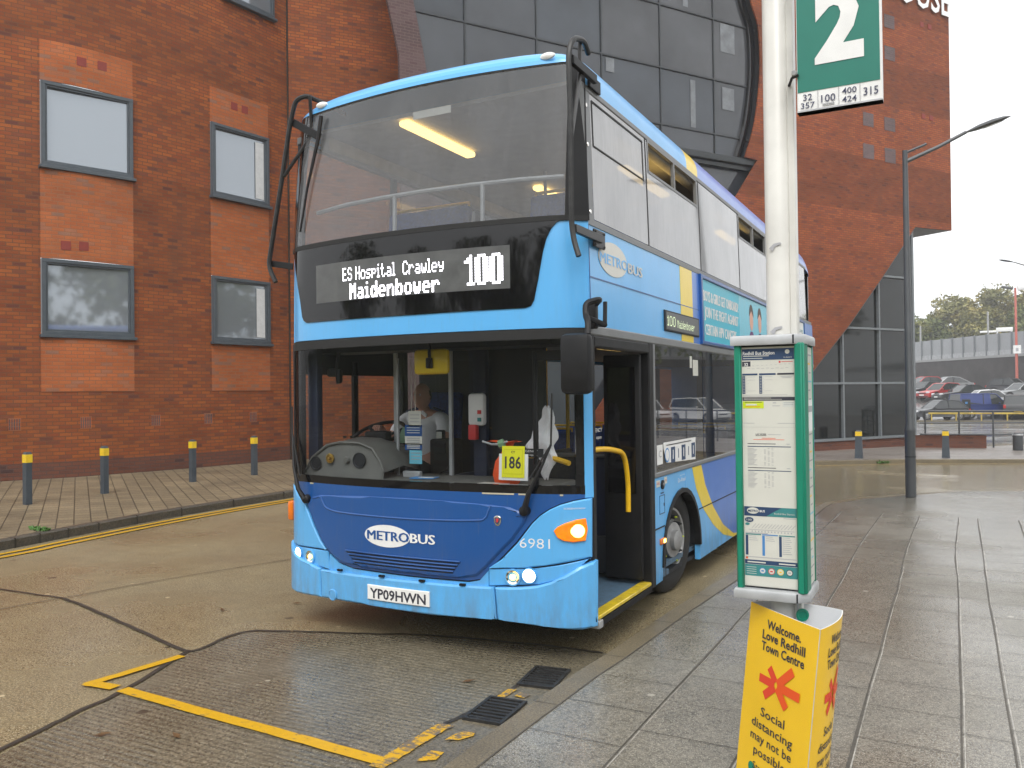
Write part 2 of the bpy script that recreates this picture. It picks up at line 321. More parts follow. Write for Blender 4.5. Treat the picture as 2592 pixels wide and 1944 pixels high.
        if thick:
            rings = [(ins, off)]+([(V, off-bev*.8)] if bev else [])+[(V, off-thick)]
            for (ra, oa), (rb, ob) in zip(rings, rings[1:]):
                ia = sorted({i for e in bd for i in e}); mpp = {i: k for k, i in enumerate(ia)}; m = len(ia)
                vs = [mp(*ra[i], oa) for i in ia]+[mp(*rb[i], ob) for i in ia]
                s.add(vs, [[mpp[a], m+mpp[a], m+mpp[b], mpp[b]] for a, b in bd], mat, [ra[i] for i in ia]+[rb[i] for i in ia])
        return s
    def rect(s, u0, v0, u1, v1, mp, off, thick, mat, du=0, dv=0, bev=0): return s.patch([(u0, v0), (u1, v0), (u1, v1), (u0, v1)], mp, off, thick, mat, du, dv, bev)
    def text(s, txt, u, v, h, mp, off, mat, width=None, align='l', bold=0, du=0, shear=0, fat=0):
        if fat:
            for k_ in (-1, 1, 0): s.text(txt, u+k_*fat, v+k_*fat*.0, h, mp, off+.0004*(k_+1), mat, width, align, 0, du, shear)
            return s
        c = bpy.data.curves.new('t', 'FONT'); c.body = txt; c.size = 1; c.offset = bold; c.resolution_u = 2; c.shear = shear
        o = bpy.data.objects.new('t', c); COL.objects.link(o); dg = bpy.context.evaluated_depsgraph_get(); dg.update()
        me = bpy.data.meshes.new_from_object(o.evaluated_get(dg)); bm = bmesh.new(); bm.from_mesh(me)
        bpy.data.objects.remove(o); bpy.data.curves.remove(c); bpy.data.meshes.remove(me)
        x0 = min(q.co.x for q in bm.verts); x1 = max(q.co.x for q in bm.verts); cap = .73; sy = h/cap; sx = width/(x1-x0) if width else sy
        sh = {'l': 0, 'c': -(x1-x0)*sx/2, 'r': -(x1-x0)*sx}[align]
        for q in bm.verts: q.co = ((q.co.x-x0)*sx+u+sh, q.co.y*sy+v, 0)
        for q in bm.faces:
            q.normal_update()
            if q.normal.z < 0: q.normal_flip()
        return s.grid(bm, mp, off, 0, mat, du)
    def build(s, name, parent=None, smooth=True, ang=38):
        me = bpy.data.meshes.new(name); me.from_pydata(s.v, [], s.f)
        for m in s.mats: me.materials.append(m)
        me.polygons.foreach_set('material_index', s.mi)
        ul = me.uv_layers.new(name='UVMap')
        flat = []
        for q, uv in zip(s.f, s.uv):
            for k, a in enumerate(q): flat += list(uv[k]) if uv else [s.v[a][0]+s.v[a][1], s.v[a][2]]
        ul.data.foreach_set('uv', flat)
        if smooth:
            me.polygons.foreach_set('use_smooth', [True]*len(s.f))
        me.validate(); me.update()
        if smooth: me.set_sharp_from_angle(angle=R(ang))
        o = bpy.data.objects.new(name, me); COL.objects.link(o)
        if parent: o.parent = parent; o.matrix_parent_inverse = parent.matrix_world.inverted()
        return o
def empty(name, loc=(0, 0, 0)):
    o = bpy.data.objects.new(name, None); COL.objects.link(o); o.location = loc; o.matrix_world = Matrix.Translation(Vector(loc)); o.empty_display_size = .2; return o
def tag(o, label, cat, group=None):
    o['label'] = label; o['category'] = cat
    if group: o['group'] = group
    return o
def thing(name, loc, label, cat, group=None): return tag(empty(name, loc), label, cat, group)
def struct(o, kind='structure'): o['kind'] = kind; return o
def copy_tree(o, parent=None):
    c = o.copy(); COL.objects.link(c)
    if parent: inv = o.matrix_parent_inverse.copy(); c.parent = parent; c.matrix_parent_inverse = inv
    for ch in list(o.children): copy_tree(ch, c)
    return c
def flat(org, ux, uy):
    o, a, b = Vector(org), Vector(ux).normalized(), Vector(uy).normalized(); n = a.cross(b)
    return lambda u, v, k: o+a*u+b*v+n*k
def rnd(pts, r=.06, n=4):
    P = [Vector(p) for p in pts]; out = [P[0]]
    for i in range(1, len(P)-1):
        a, b, c = P[i-1], P[i], P[i+1]; d1 = (a-b); d2 = (c-b); k = min(r, d1.length*.45, d2.length*.45)
        p, q = b+d1.normalized()*k, b+d2.normalized()*k
        for j in range(n+1): t = j/n; out.append(p*(1-t)**2+b*2*t*(1-t)+q*t*t)
    return out+[P[-1]]
def crv(pts, n=6):   # Catmull-Rom through 2D/3D points
    P = [Vector(p) for p in pts]; P = [P[0]*2-P[1]]+P+[P[-1]*2-P[-2]]; o = []
    for i in range(1, len(P)-2):
        for j in range(n):
            t = j/n; a, b, c, d = P[i-1:i+3]
            o.append(.5*((2*b)+(c-a)*t+(2*a-5*b+4*c-d)*t*t+(3*b-a-3*c+d)*t**3))
    return o+[P[-2]]
def interp(x, xs, ys):
    if x <= xs[0]: return ys[0]
    for i in range(len(xs)-1):
        if x <= xs[i+1]: return ys[i]+(ys[i+1]-ys[i])*(x-xs[i])/(xs[i+1]-xs[i])
    return ys[-1]
def zg(y): return interp(y, [9, 24, 47, 60, 66, 74, 84, 95], [0, -.33, -.36, -.5, -.45, .6, 1.45, 2.0])

# ================================================================== SETTING: ground, road, pavements
def sheet(name, x0, x1, ys, dz, mat, nx=1, zf=None):
    b = B(); xs = [x0+(x1-x0)*i/nx for i in range(nx+1)]; vs = []; k = len(xs)
    for y in ys:
        for x in xs: vs.append((x, y, (zf(x, y) if zf else zg(y))+dz))
    b.add(vs, [[j*k+i, j*k+i+1, (j+1)*k+i+1, (j+1)*k+i] for j in range(len(ys)-1) for i in range(nx)], mat, [(v[0], v[1]) for v in vs])
    return struct(b.build(name, smooth=False))
sheet('ground', -160, 160, [-110, 9, 24, 47, 60, 66, 74, 84, 95, 260], -.03, mASPH)
sheet('road', -40, 40, [-40, 9, 13, 17, 21, 24, 32], 0, mROAD)
KERB = [(1.330, -9), (1.335, -5), (1.345, -2), (1.35, -1.4), (1.367, -.86), (1.379, -.49), (1.412, -.1), (1.47, 1.16), (1.585, 2.85), (1.62, 5), (1.64, 7.4), (1.72, 8.1), (2.1, 8.88), (2.75, 9.78), (3.44, 10.8), (4.5, 11.35), (8, 12.3), (40, 16)]
bay = [(-1.37, -.95), (-1.38, -.42), (-1.07, -.255), (-.5, -.06), (0, .11), (.72, .24), (1.30, .285)]+[(1.345, -1.4), (1.33, -9), (-.55, -9), (-.82, -2.8), (-.95, -2.3), (-1.09, -1.65)]
struct(B().poly(bay, .004, mBAY).build('bay_slab', smooth=False))
gut = [(.93, .27), (1.30, .285), (1.345, -1.4), (1.33, -9), (.80, -9), (.84, -2.2), (.96, -1.2), (.985, -.2)]
mGUT = wet('smooth gutter concrete', (.150, .128, .086), (.135, .116, .080), (.3, .26, .19), .12, .40, bumpst=.15, grit=80)
struct(B().poly(gut, .006, mGUT).build('gutter_strip', smooth=False))
jb = B()
def wob(pts, a=.008): return [(p[0]+rng.uniform(-a, a), p[1]+rng.uniform(-a, a)) for p in crv([(x, y, 0) for x, y in pts], 5)]
jb.ribbon(wob([(-9, -.35), (-4.61, -.353), (-3.716, -.321)]), .028, .008, mJOINT)
jb.ribbon(wob([(-3.716, -.321), (-3.0, -.50), (-2.407, -.673), (-1.43, -.95)]), [.036]*16, .0084, mJOINT)
jb.ribbon(wob([(-1.43, -.95), (-1.36, -.88), (-1.398, -.42), (-1.068, -.25)]), .036, .0088, mJOINT)
jb.ribbon(wob([(-1.068, -.247), (-.5, -.05), (-.076, .112), (.724, .244), (1.266, .285)]), .03, .0092, mJOINT)
jb.ribbon(wob([(-1.39, -.95), (-1.13, -1.63), (-1.04, -2.07), (-.94, -2.52), (-.7, -4)]), .036, .0096, mJOINT)
jb.ribbon(wob([(-3.70, -.305), (-3.503, .519), (-3.297, 1.184), (-3.065, 1.865), (-2.6, 3.4)], .004), .014, .0100, mJOINT)
jb.ribbon(wob([(-3.72, -.33), (-3.95, -1.4), (-4.3, -3)], .004), .016, .0104, mJOINT)
jb.ribbon(wob([(.99, -.18), (1.03, -.55), (.97, -1.15), (.92, -1.6)], .012), .03, .0108, mJOINT)
struct(jb.build('concrete_joints', smooth=False))
# yellow lines
yb = B()
yb.ribbon(wob([(-1.13, -1.675), (-.4, -1.72), (.3, -1.755), (.96, -1.79)], .003), .085, .012, mYL)
yb.ribbon(wob([(-1.44, -1.70), (-1.33, -1.685), (-1.20, -1.67)], .004), .085, .0124, mYL)
yb.ribbon(wob([(-1.415, -1.72), (-1.375, -1.45), (-1.335, -1.05)], .004), .075, .0128, mYL)
yb.ribbon(wob([(.935, -1.86), (.945, -1.6), (.955, -1.36), (.97, -1.26)], .006), .085, .0132, mYLW)
yb.poly([(1.06, -1.44), (1.13, -1.41), (1.17, -1.33), (1.15, -1.27), (1.10, -1.29), (1.07, -1.36)], .012, mYLW)
yb.poly([(1.07, -1.72), (1.15, -1.66), (1.14, -1.57), (1.07, -1.58)], .0124, mYLW)
yb.ribbon([(1.03, -.78), (1.035, -.62)], .05, .012, mYLW); yb.ribbon([(1.13, -.73), (1.14, -.66)], .07, .0124, mYLW)
yb.ribbon(wob([(-6.30, -3), (-6.38, .6), (-6.48, 1.4), (-6.66, 2.7), (-6.77, 4.1), (-6.78, 6), (-6.7, 9)], .002), .085, lambda x, y: zg(y)+.012, mYL)
yb.ribbon(wob([(-6.10, -3), (-6.18, .6), (-6.28, 1.4), (-6.46, 2.7), (-6.58, 4.1), (-6.60, 6), (-6.5, 9)], .002), .085, lambda x, y: zg(y)+.012, mYL)
struct(yb.build('yellow_road_markings', smooth=False))
# near pavement: slabs, kerb, joints
kin = [(x+.155*(1 if y < 8 else .75), y-(0 if y < 8 else .11)) for x, y in KERB]
pz = lambda x, y: .12+min(0, zg(y))
struct(B().poly(kin+[(40, -9)], pz, mSLAB, thick=.3).build('pavement', smooth=False))
kb = B(); n = len(KERB)
vs = []
for (a, bq) in zip(KERB, kin):
    z = pz(*a); vs += [(a[0], a[1], z-.2), (a[0], a[1], z-.015), (a[0]+.015, a[1], z+.003), (bq[0]-.004, bq[1], z+.003), (bq[0]-.004, bq[1], z-.1)]
kb.add(vs, [[5*i+k, 5*i+k+1, 5*(i+1)+k+1, 5*(i+1)+k] for i in range(n-1) for k in range(4)], mKERB)
struct(kb.build('kerb', smooth=False))
pj = B()
cols = [1.535, 2.005, 2.515, 2.975, 3.43, 3.645, 4.10, 4.56, 5.02, 5.5, 6.0, 6.5]
for i, x in enumerate(cols[1:], 1):
    pts = wob([(x-.012*(i < 3), -6), (x, -2), (x+.008, 1.2), (x+.012, 3), (x+(.03 if i == 5 else 0), 4.6), (x+.05, 7.2)], .003)
    pj.ribbon(pts, [rng.uniform(.007, .015) for _ in pts], lambda u, v: pz(u, v)+.0035, mJOINTP)
    pj.ribbon([(p[0]+.011+rng.uniform(0, .004), p[1]) for p in pts], [rng.uniform(.002, .009) for _ in pts], lambda u, v: pz(u, v)+.0030, mARR)
for i in range(len(cols)-1):
    a, bq = cols[i], cols[i+1]; st = .455 if i != 4 else .6; y = -6+[.09, .30, .05, .25, .1, .2, .33, .05, .15, .28, .1][i]
    while y < 8.2:
        yy = y+rng.uniform(-.015, .015); x0 = interp(yy, [k[1] for k in kin], [k[0] for k in kin]) if i == 0 else a+.008
        if not (yy > 7.4 and i == 0): pj.ribbon(wob([(x0, yy), ((x0+bq)/2, yy-.004), (bq, yy-.008)], .002), rng.uniform(.003, .006), lambda u, v: pz(u, v)+.0045, mJOINTP)
        y += st
pj.ribbon([(p[0]-.002, p[1]) for p in kin[:12]], .009, lambda u, v: pz(u, v)+.004, mJOINTP)
for y in (-2.9, -2.0, -1.02, -.1, .8, 1.7, 2.6, 3.5, 4.4):
    x = interp(y, [k[1] for k in KERB], [k[0] for k in KERB]); pj.ribbon([(x+.005, y), (x+.15, y+.003)], .007, .1245, mJOINTP)
struct(pj.build('pavement_joints', smooth=False))
# drain grates in the gutter
for (cx, cy, ang, lb) in ((1.105, -.975, .06, 'rusty iron drain grate in the gutter nearest the yellow corner marking'), (1.118, -.36, .12, 'rusty iron drain grate in the gutter just in front of the bus corner')):
    t = thing('drain_grate', (cx, cy, 0), lb, 'drain', 'drain grates along the kerb')
    m = Matrix.Rotation(ang, 3, 'Z'); b = B()
    for sx, sy, dx, dy in ((0, .17, .24, .02), (0, -.17, .24, .02), (.11, 0, .02, .32), (-.11, 0, .02, .32)): b.box(Vector((cx, cy, .012))+m @ Vector((sx, sy, 0)), (dx, dy, .02), mIRON, m)
    b.build('frame', t); b = B()
    for k in range(7): b.box(Vector((cx, cy, .010))+m @ Vector((0, -.132+k*.044, 0)), (.2, .02, .016), mIRON, m)
    b.build('bars', t); B().box((cx, cy, .0075), (.22, .33, .002), mJOINT, m).build('pit', t)
# left pavement (brick pavers) up to the curved wall
KL = [(-6.35, -12), (-6.5, -3), (-6.62, .4), (-6.72, 1.4), (-6.84, 2.3), (-6.98, 3.8), (-6.98, 6.0), (-6.9, 8.2), (-6.8, 10), (-6.4, 13)]
zl = lambda x: .12+max(0, (-6.9-x))*.02
sheet_pts = [(-20, -12), (-6.35, -12)]
b = B(); vs = []
ks = [(p.x, p.y) for p in crv([(*p, 0) for p in KL], 4)]; nk = len(ks)
for x, y in ks: vs += [(x-.13, y, .12), (-9.5, y, zl(-9.5)), (-12, y, zl(-12)), (-22, y, zl(-12))]
b.add(vs, [[4*i+k+1, 4*i+k, 4*(i+1)+k, 4*(i+1)+k+1] for i in range(nk-1) for k in range(3)], mPAV, [(v[0]*.82-v[1]*.57, v[0]*.57+v[1]*.82) for v in vs])
struct(b.build('paver_pavement', smooth=False))
b = B(); vs = []
for x, y in ks: vs += [(x, y, -.1), (x, y, .105), (x-.02, y, .123), (x-.135, y, .123), (x-.135, y, .05)]
b.add(vs, [[5*i+k+1, 5*i+k, 5*(i+1)+k, 5*(i+1)+k+1] for i in range(nk-1) for k in range(4)], mDKERB)
for i in range(0, nk, 2): b.box((ks[i][0]-.06, ks[i][1], .06), (.14, .012, .13), mJOINT)
struct(b.build('dark_kerb', smooth=False))
# far pavement in front of the corner building
FK = [(-14, 9.6), (-9, 12.2), (-4, 15.6), (.289, 18.48), (2.247, 20.229), (5.164, 21.656), (9, 23.2), (40, 34)]
fz = lambda x, y: zg(y)+.11
fkin = [(x-.08, y+.14) for x, y in FK]
struct(B().poly(fkin+[(40, 45), (6.2, 30.2), (4.55, 28.2), (2.9, 29.5), (-12, 22)], fz, mFAR, thick=.25).build('far_pavement', smooth=False))
b = B(); vs = []
for a, c in zip(FK, fkin): z = fz(*a); vs += [(a[0], a[1], z-.25), (a[0], a[1], z-.01), (a[0], a[1]+.01, z+.004), (c[0], c[1]-.004, z+.004)]
b.add(vs, [[4*i+k, 4*i+k+1, 4*(i+1)+k+1, 4*(i+1)+k] for i in range(len(FK)-1) for k in range(3)], mKERB)
struct(b.build('far_kerb', smooth=False))
struct(B().ribbon([(x+.16, y-.3) for x, y in FK], .06, lambda x, y: zg(y)+.012, mYLW).build('far_yellow_line', smooth=False))
# ================================================================== BRICK OFFICE BUILDING
bld = thing('brick_office_building', (-8, 16, 0), 'tall red brick office block with curved wing and smoked glass front', 'building')
WP = [(-14.98, .337), (-12.895, 4.576), (-12.199, 5.989), (-11.672, 8.409), (-11.357, 10.912)]
WC = [Vector((p[0], p[1], 0)) for p in crv([(*p, 0) for p in WP], 8)]
WS = [0]
for a, c in zip(WC, WC[1:]): WS.append(WS[-1]+(c-a).length)
def wy2s(y):
    for i in range(len(WC)-1):
        if WC[i].y <= y <= WC[i+1].y: return WS[i]+(WS[i+1]-WS[i])*(y-WC[i].y)/(WC[i+1].y-WC[i].y)
    return 0 if y < WC[0].y else WS[-1]
def wmap(u, v, o):
    i = 0
    while i < len(WS)-2 and u > WS[i+1]: i += 1
    t = (u-WS[i])/(WS[i+1]-WS[i]); p = WC[i].lerp(WC[i+1], t); d = (WC[i+1]-WC[i]).normalized()
    return Vector((p.x+d.y*o, p.y-d.x*o, v))
SE = WS[-1]
wa, wb_, wc, wd = wy2s(5.20), wy2s(6.87), wy2s(8.67), wy2s(10.31)
bd, bo = B(), B()
ZT = 18
for u0, u1 in ((0, wa), (wb_, wc)): bd.rect(u0, 0, u1, ZT, wmap, 0, 0, mBR_D, du=.3)
for u0, u1 in ((wa, wb_), (wc, wd)):
    bd.rect(u0, 0, u1, 1.95, wmap, 0, 0, mBR_D, du=.3); bd.rect(u0, 9.0, u1, ZT, wmap, 0, 0, mBR_D, du=.3) if u0 == wa else None
    for z0, z1 in ((1.95, 3.08), (4.62, 6.46), (8.18, 9.0)): B().rect(u0, z0, u1, z1, wmap, .012, .03, mBR_O, du=.3).build('orange_brick_panel', bld)
tw0, tw1 = wy2s(9.0), wy2s(10.5)
bd.rect(wc, 9.0, tw0, ZT, wmap, 0, 0, mBR_D, du=.3); bd.rect(tw0, 9.0, tw1, 11.2, wmap, 0, 0, mBR_D, du=.3); bd.rect(tw0, 12.9, tw1, ZT, wmap, 0, 0, mBR_D, du=.3)
bd.rect(tw1, 9.0, SE, ZT, wmap, 0, 0, mBR_D, du=.3); bd.rect(wd, 0, tw1, 9.0, wmap, 0, 0, mBR_D, du=.3); bd.rect(tw1, 0, SE, 9.0, wmap, 0, 0, mBR_D, du=.3)
bd.rect(wy2s(1), .16, SE, .55, wmap, .02, .03, mPLINTH, du=.3)
J = WC[-1]; K = Vector((-8.9, 13.86, 0)); fj = flat(J, K-J, (0, 0, 1)); bd.rect(0, 0, (K-J).length, ZT, fj, 0, 0, mBR_D)
bd.box((J.x+.03, J.y, 9), (.03, .03, 18), mJOINT)
bd.build('curved_brick_wall', bld)
mBLD = M('white blinds', (.55, .56, .56), .6, var=.08)
def window(u0, u1, z0, z1, mp, pane, bl=()):
    fr = B(); w_ = .075
    a, c = mp(u0, z0, 0), mp(u1, z0, 0); fm = flat(a, c-a, (0, 0, 1)); L = (c-a).length; H = z1-z0
    for q in ((0, 0, L, w_), (0, H-w_, L, H), (0, w_, w_, H-w_), (L-w_, w_, L, H-w_)): fr.rect(*q, fm, .075, .19, mMULL, bev=.008)
    for q in ((w_, w_, L-w_, w_+.035), (w_, H-w_-.035, L-w_, H-w_), (w_, w_+.035, w_+.035, H-w_-.035), (L-w_-.035, w_+.035, L-w_, H-w_-.035)): fr.rect(*q, fm, .050, .12, mMULL, bev=.005)
    fr.rect(-.04, -.06, L+.04, 0, fm, .13, .18, mMULL, bev=.006)
    o = fr.build('window', bld); ft = lambda u, v_, k: fm(u, v_, -.045+.065*u/L); B().rect(w_, w_, L-w_, H-w_, ft, 0, 0, pane).build('pane', o)
    for q in bl: B().rect(*[(q[0]*L), q[1]*H, q[2]*L, q[3]*H], fm, .026, .002, mBLD).build('pale_strip', o)
    return o
window(wa+.01, wb_-.01, 6.47, 8.17, wmap, mPANE); window(wa+.01, wb_-.01, 3.09, 4.61, wmap, mPANE)
window(wc+.01, wd-.01, 6.47, 8.17, wmap, mPANE, [(.76, .09, .91, .90)]); window(wc+.01, wd-.01, 3.09, 4.61, wmap, mPANE, [(.76, .10, .91, .88)])
window(tw0, tw1, 11.2, 12.9, wmap, mPANE)
for y0, z in ((5.88, 8.70), (6.26, 8.72), (5.59, 4.90), (5.90, 4.92), (9.32, 8.70), (9.62, 8.70)):
    u = wy2s(y0); B().rect(u-.09, z-.09, u+.09, z+.09, wmap, .018, .03, mVENT).build('air_brick', bld)
for y0 in (4.80, 5.92, 7.33, 8.57, 9.80):
    u = wy2s(y0); q = B().rect(u-.11, 1.19, u+.11, 1.44, wmap, .006, .02, mBR_O)
    for k in range(5): q.rect(u-.10+k*.042, 1.21, u-.08+k*.042, 1.42, wmap, .014, .02, mBR_P)
    q.build('air_grille', bld)
# smoked glass front (plane F)
FB = R(33); FA = Vector((-1.168, 22.843, 0)); FD = Vector((math.sin(FB), math.cos(FB), 0)); fm = flat(FA, FD, (0, 0, 1))
LEFT = -13.9
bf = B(); bp = B()
arc = [(-2.30, 16.5), (-2.0, 15.4), (-1.66, 14.0), (-1.36, 13.28), (-1.28, 12.35), (-1.34, 11.36), (-1.59, 10.09), (-2.0, 9.03)]
arc = [(p.x+.2, p.y*1.009) for p in crv([(*p, 0) for p in arc], 4)]
bf.patch([(8.74, 18), (-3.2, 18)]+arc+[(-1.27, 9.08), (-2.12, 7.95), (-8.5, .2), (-8.5, -.5), (-1.7, -.5), (1.3, 2.61), (2.85, 3.95), (4.75, 5.81), (6.52, 7.64), (8.66, 7.70)], fm, 0, .05, mBR_F)
bf.build('banded_brick_wall', bld)
bp.patch([(-13.3, -.5), (-12.2, -.5), (-12.2, 7.8), (-12.70, 10.47), (-12.93, 11.58), (-13.3, 13.5), (-14.1, 18), (-14.9, 18), (-14.05, 13.5), (-13.61, 11.43), (-13.32, 10.17), (-13.3, 9.0)], fm, 0, .1, mBR_P)
bp.build('purple_brick_jamb', bld)
gl = empty('curtain_wall'); gl.parent = bld; gl.matrix_parent_inverse = bld.matrix_world.inverted()
def tilted(u0, v0, L, H, amp):
    a, c = rng.uniform(-amp, amp), rng.uniform(-amp, amp)
    return lambda u, v_, k: fm(u, v_, k+a*((u-u0)/L-.5)*L+c*((v_-v0)/H-.5)*H)
us = [-14.8, -11.38, -9.21, -7.05, -4.91, -2.79, -.2]; zs_ = [9.0, 9.77, 11.47, 13.36, 15.2, 17.0, 18]
fmats = [mFAC, M('smoked pane warm', (.046, .048, .053), .06, var=.35, vs=.5, spec=.6), M('smoked pane cool', (.038, .044, .053), .08, var=.35, vs=.4, spec=.55)]
for u0, u1 in zip(us, us[1:]):
    for z0, z1 in zip(zs_, zs_[1:]):
        pts = [(u0, z0), (u1, z0), (u1, z1), (u0, z1)]
        if u0 < -14: pts = [(-12.95-(z0-9)*.14, z0), (u1, z0), (u1, z1), (-12.95-(z1-9)*.14, z1)]
        B().patch(pts, tilted(u0, z0, u1-u0, z1-z0, .007), -.30, .02, rng.choice(fmats)).build('pane', gl)
mREFLSTRIP = M('painted pale reflection', (.14, .15, .16), .15, var=.3, vs=3)  # pale strip reflections, painted as lighter patches in front of the panes
for q in ((-3.75, 9.85, -3.55, 11.3), (-2.45, 10.6, -1.95, 11.3), (-6.9, 11.0, -6.6, 11.40), (-4.0, 13.5, -3.8, 14.3), (-2.5, 12.4, -1.9, 13.3)): B().rect(*q, fm, -.285, .002, mREFLSTRIP).build('pale_strip', gl)
m = B()
for u in (-11.38, -9.21, -7.05, -4.91, -2.79): m.rect(u-.022, 9, u+.022, 18, fm, -.265, .05, mMULLIN)
for z in (9.77, 11.47, 13.36, 15.2, 17.0): m.rect(-12.9-(z-11.3)*.25, z-.025, -1.0, z+.025, fm, -.262, .05, mMULLIN)
m.build('glazing_bars', gl)
ed = B()
for (a, c) in zip(arc, arc[1:]): ed.patch([(a[0]-.26, a[1]), (c[0]-.26, c[1]), (c[0]-.02, c[1]), (a[0]-.02, a[1])], fm, -.20, .1, mGLOSSBLK)
ed.build('round_reveal', bld)
s_ = B(); s_.rect(-12.4, 8.90, -1.25, 9.10, fm, -.08, .3, mMULLIN, bev=.02); s_.rect(-12.4, 8.76, -1.4, 8.88, fm, -.18, .2, mMULLIN); s_.build('curtain_sill', bld)
g = B(); g.rect(-12.6, -.5, -.5, 9.1, fm, -.34, .02, mFAC); g.build('lower_curtain_wall', bld)
g = B(); g.patch([(-1.75, .1), (6.54, .1), (6.54, 7.68), (4.71, 5.85), (2.80, 3.99), (1.25, 2.65)], fm, -.25, .02, mFAC2); gg = g.build('corner_glazing', bld)
m = B()
for u, zt in ((.75, 2.02), (2.76, 3.9), (4.67, 5.8), (6.50, 7.55)): m.rect(u-.035, .12, u+.035, zt, fm, -.15, .1, mMULL2)
for z, u in ((2.02, .55), (3.92, 2.8), (5.80, 4.82), (.12, -1.4)): m.rect(u, z-.035, 6.52, z+.035, fm, -.145, .1, mMULL2)
m.patch([(-1.72, -.2), (1.3, 2.55), (2.85, 3.89), (4.75, 5.75), (6.5, 7.55), (6.5, 7.66), (4.75, 5.84), (2.85, 3.97), (1.3, 2.63), (-1.75, -.05)], fm, -.02, .25, mMULL)
m.rect(6.44, .1, 6.54, 7.6, fm, -.10, .12, mMULL2); m.build('glazing_bars', gg)
b = B(); b.rect(-1.9, -.5, 6.63, .10, fm, .12, .3, mPLINTH); b.rect(-1.9, .10, 6.68, .15, fm, .17, .4, mMULL2); b.build('plinth', bld)
# body behind (side returns, soffit, roof)
def P(u, z, d): return fm(u, z, d)
b = B()
b.add([P(6.50, 7.65, -.02), P(8.66, 7.70, -.02), P(8.66, 7.70, -9), P(6.50, 7.65, -9)], [[3, 2, 1, 0]], mSTONE)
b.build('soffit', bld)
b = B(); b.add([P(8.665, 7.70, 0), P(8.665, 7.70, -9), P(8.74, 18, -9), P(8.74, 18, 0)], [[0, 1, 2, 3]], mBR_F, [(0, 7.7), (9, 7.7), (9, 18), (0, 18)])
b.add([P(6.53, -.5, -.2), P(6.53, -.5, -9), P(6.53, 7.7, -9), P(6.53, 7.7, -.2)], [[0, 1, 2, 3]], mFAC2); b.build('return_wall', bld); b = B()
jl = [(-13.3, -.5), (-13.3, 9.0), (-13.32, 10.17), (-13.61, 11.43), (-14.05, 13.5), (-14.9, 18)]
b.add([P(u+.01, z, -.02) for u, z in jl]+[(K.x+.02, K.y+.1, z) for u, z in jl], [[k, k+1, 7+k, 6+k] for k in range(5)], mBR_D, [(0, z) for u, z in jl]+[(2.6, z) for u, z in jl])
b.build('return_wall', bld)
for u0, z0, u1, z1 in ((3.77, 10.93, 4.32, 11.40), (4.9, 10.93, 5.48, 11.40), (3.75, 9.80, 4.32, 10.31), (4.9, 9.80, 5.48, 10.31), (4.98, 14.6, 5.54, 15.07), (4.98, 13.46, 5.54, 13.94), (3.80, 14.6, 4.35, 15.07), (3.80, 13.46, 4.35, 13.94)): B().rect(u0, z0, u1, z1, fm, .012, .03, mBR_G).build('grey_brick_square', bld)
for u, z in ((7.45, 15.12), (7.45, 11.75), (7.0, 15.12), (7.0, 11.75)):
    B().rect(u, z-.09, u+.2, z+.09, fm, .015, .03, mVENT).build('air_brick', bld)
B().text('HOUSE', 8.70, 15.70, 1.15, fm, .08, mWHITE, width=3.9, align='r', bold=.012).rect(8.64, 15.72, 8.67, 16.8, fm, .03, .03, mWHITE).build('sign_lettering', bld)
# left bollards
def bollard(x, y, lb, w_=.095, h=.82, taper=1., z=0, group='yellow banded bollards by the brick wall'):
    t = thing('bollard', (x, y, z), lb, 'bollard', group)
    b = B(); a = w_/2; c = a*taper
    def ring(k, zz): return [(x+sx*k, y+sy*k, z+zz) for sx, sy in ((-1, -1), (1, -1), (1, 1), (-1, 1))]
    kk = lambda zz: a+(c-a)*zz/h
    lv = [0, h*.80, h*.80, h*.955]
    b.add(ring(kk(0), 0)+ring(kk(h*.80), h*.80), [[i, (i+1) % 4, 4+(i+1) % 4, 4+i] for i in range(4)]+[[7, 6, 5, 4][::-1]], mBOLL); b.build('post', t)
    b = B(); b.add(ring(kk(.8*h)+.004, .80*h)+ring(kk(.955*h)+.004, .955*h), [[i, (i+1) % 4, 4+(i+1) % 4, 4+i] for i in range(4)]+[[4, 5, 6, 7]], mBYEL); b.build('yellow_band', t)
    b = B(); b.add(ring(kk(h), .955*h)+ring(kk(h)*.75, h), [[i, (i+1) % 4, 4+(i+1) % 4, 4+i] for i in range(4)]+[[4, 5, 6, 7]], mBOLL); b.build('cap', t)
for (x, y), lb in zip(((-9.33, 2.88), (-9.47, 4.32), (-9.57, 6.29), (-9.47, 7.80)), ('slim grey bollard with yellow top furthest left on the paver pavement', 'slim grey bollard with yellow top below the left column of windows', 'slim grey bollard with yellow top between the two window columns', 'slim grey bollard with yellow top closest to the bus corner')):
    bollard(x, y, lb, z=zl(x)-.005)
G2 = 'tapered bollards on the far pavement'
bollard(1.10, 20.28, 'stout tapered grey bollard with yellow band before the corner glazing', .21, .80, .72, fz(1.1, 20.28)-.01, G2)
bollard(3.27, 21.6, 'stout tapered grey bollard with yellow band before the low brick wall', .21, .80, .72, fz(3.27, 21.6)-.01, G2)
t = thing('litter_bin', (5.31, 26.23, zg(26)+.1), 'plain grey cylindrical bin on the far pavement edge', 'bin')
z0 = zg(26.2)+.09; B().lathe([(0, 0), (.145, 0), (.15, .02), (.15, .55), (.12, .58), (0, .585)], (5.31, 26.23, z0), (0, 0, 1), mSTEEL).build('drum', t); B().lathe([(.152, .50), (.158, .51), (.158, .54), (.152, .55)], (5.31, 26.23, z0), (0, 0, 1), mALU).build('rim', t)
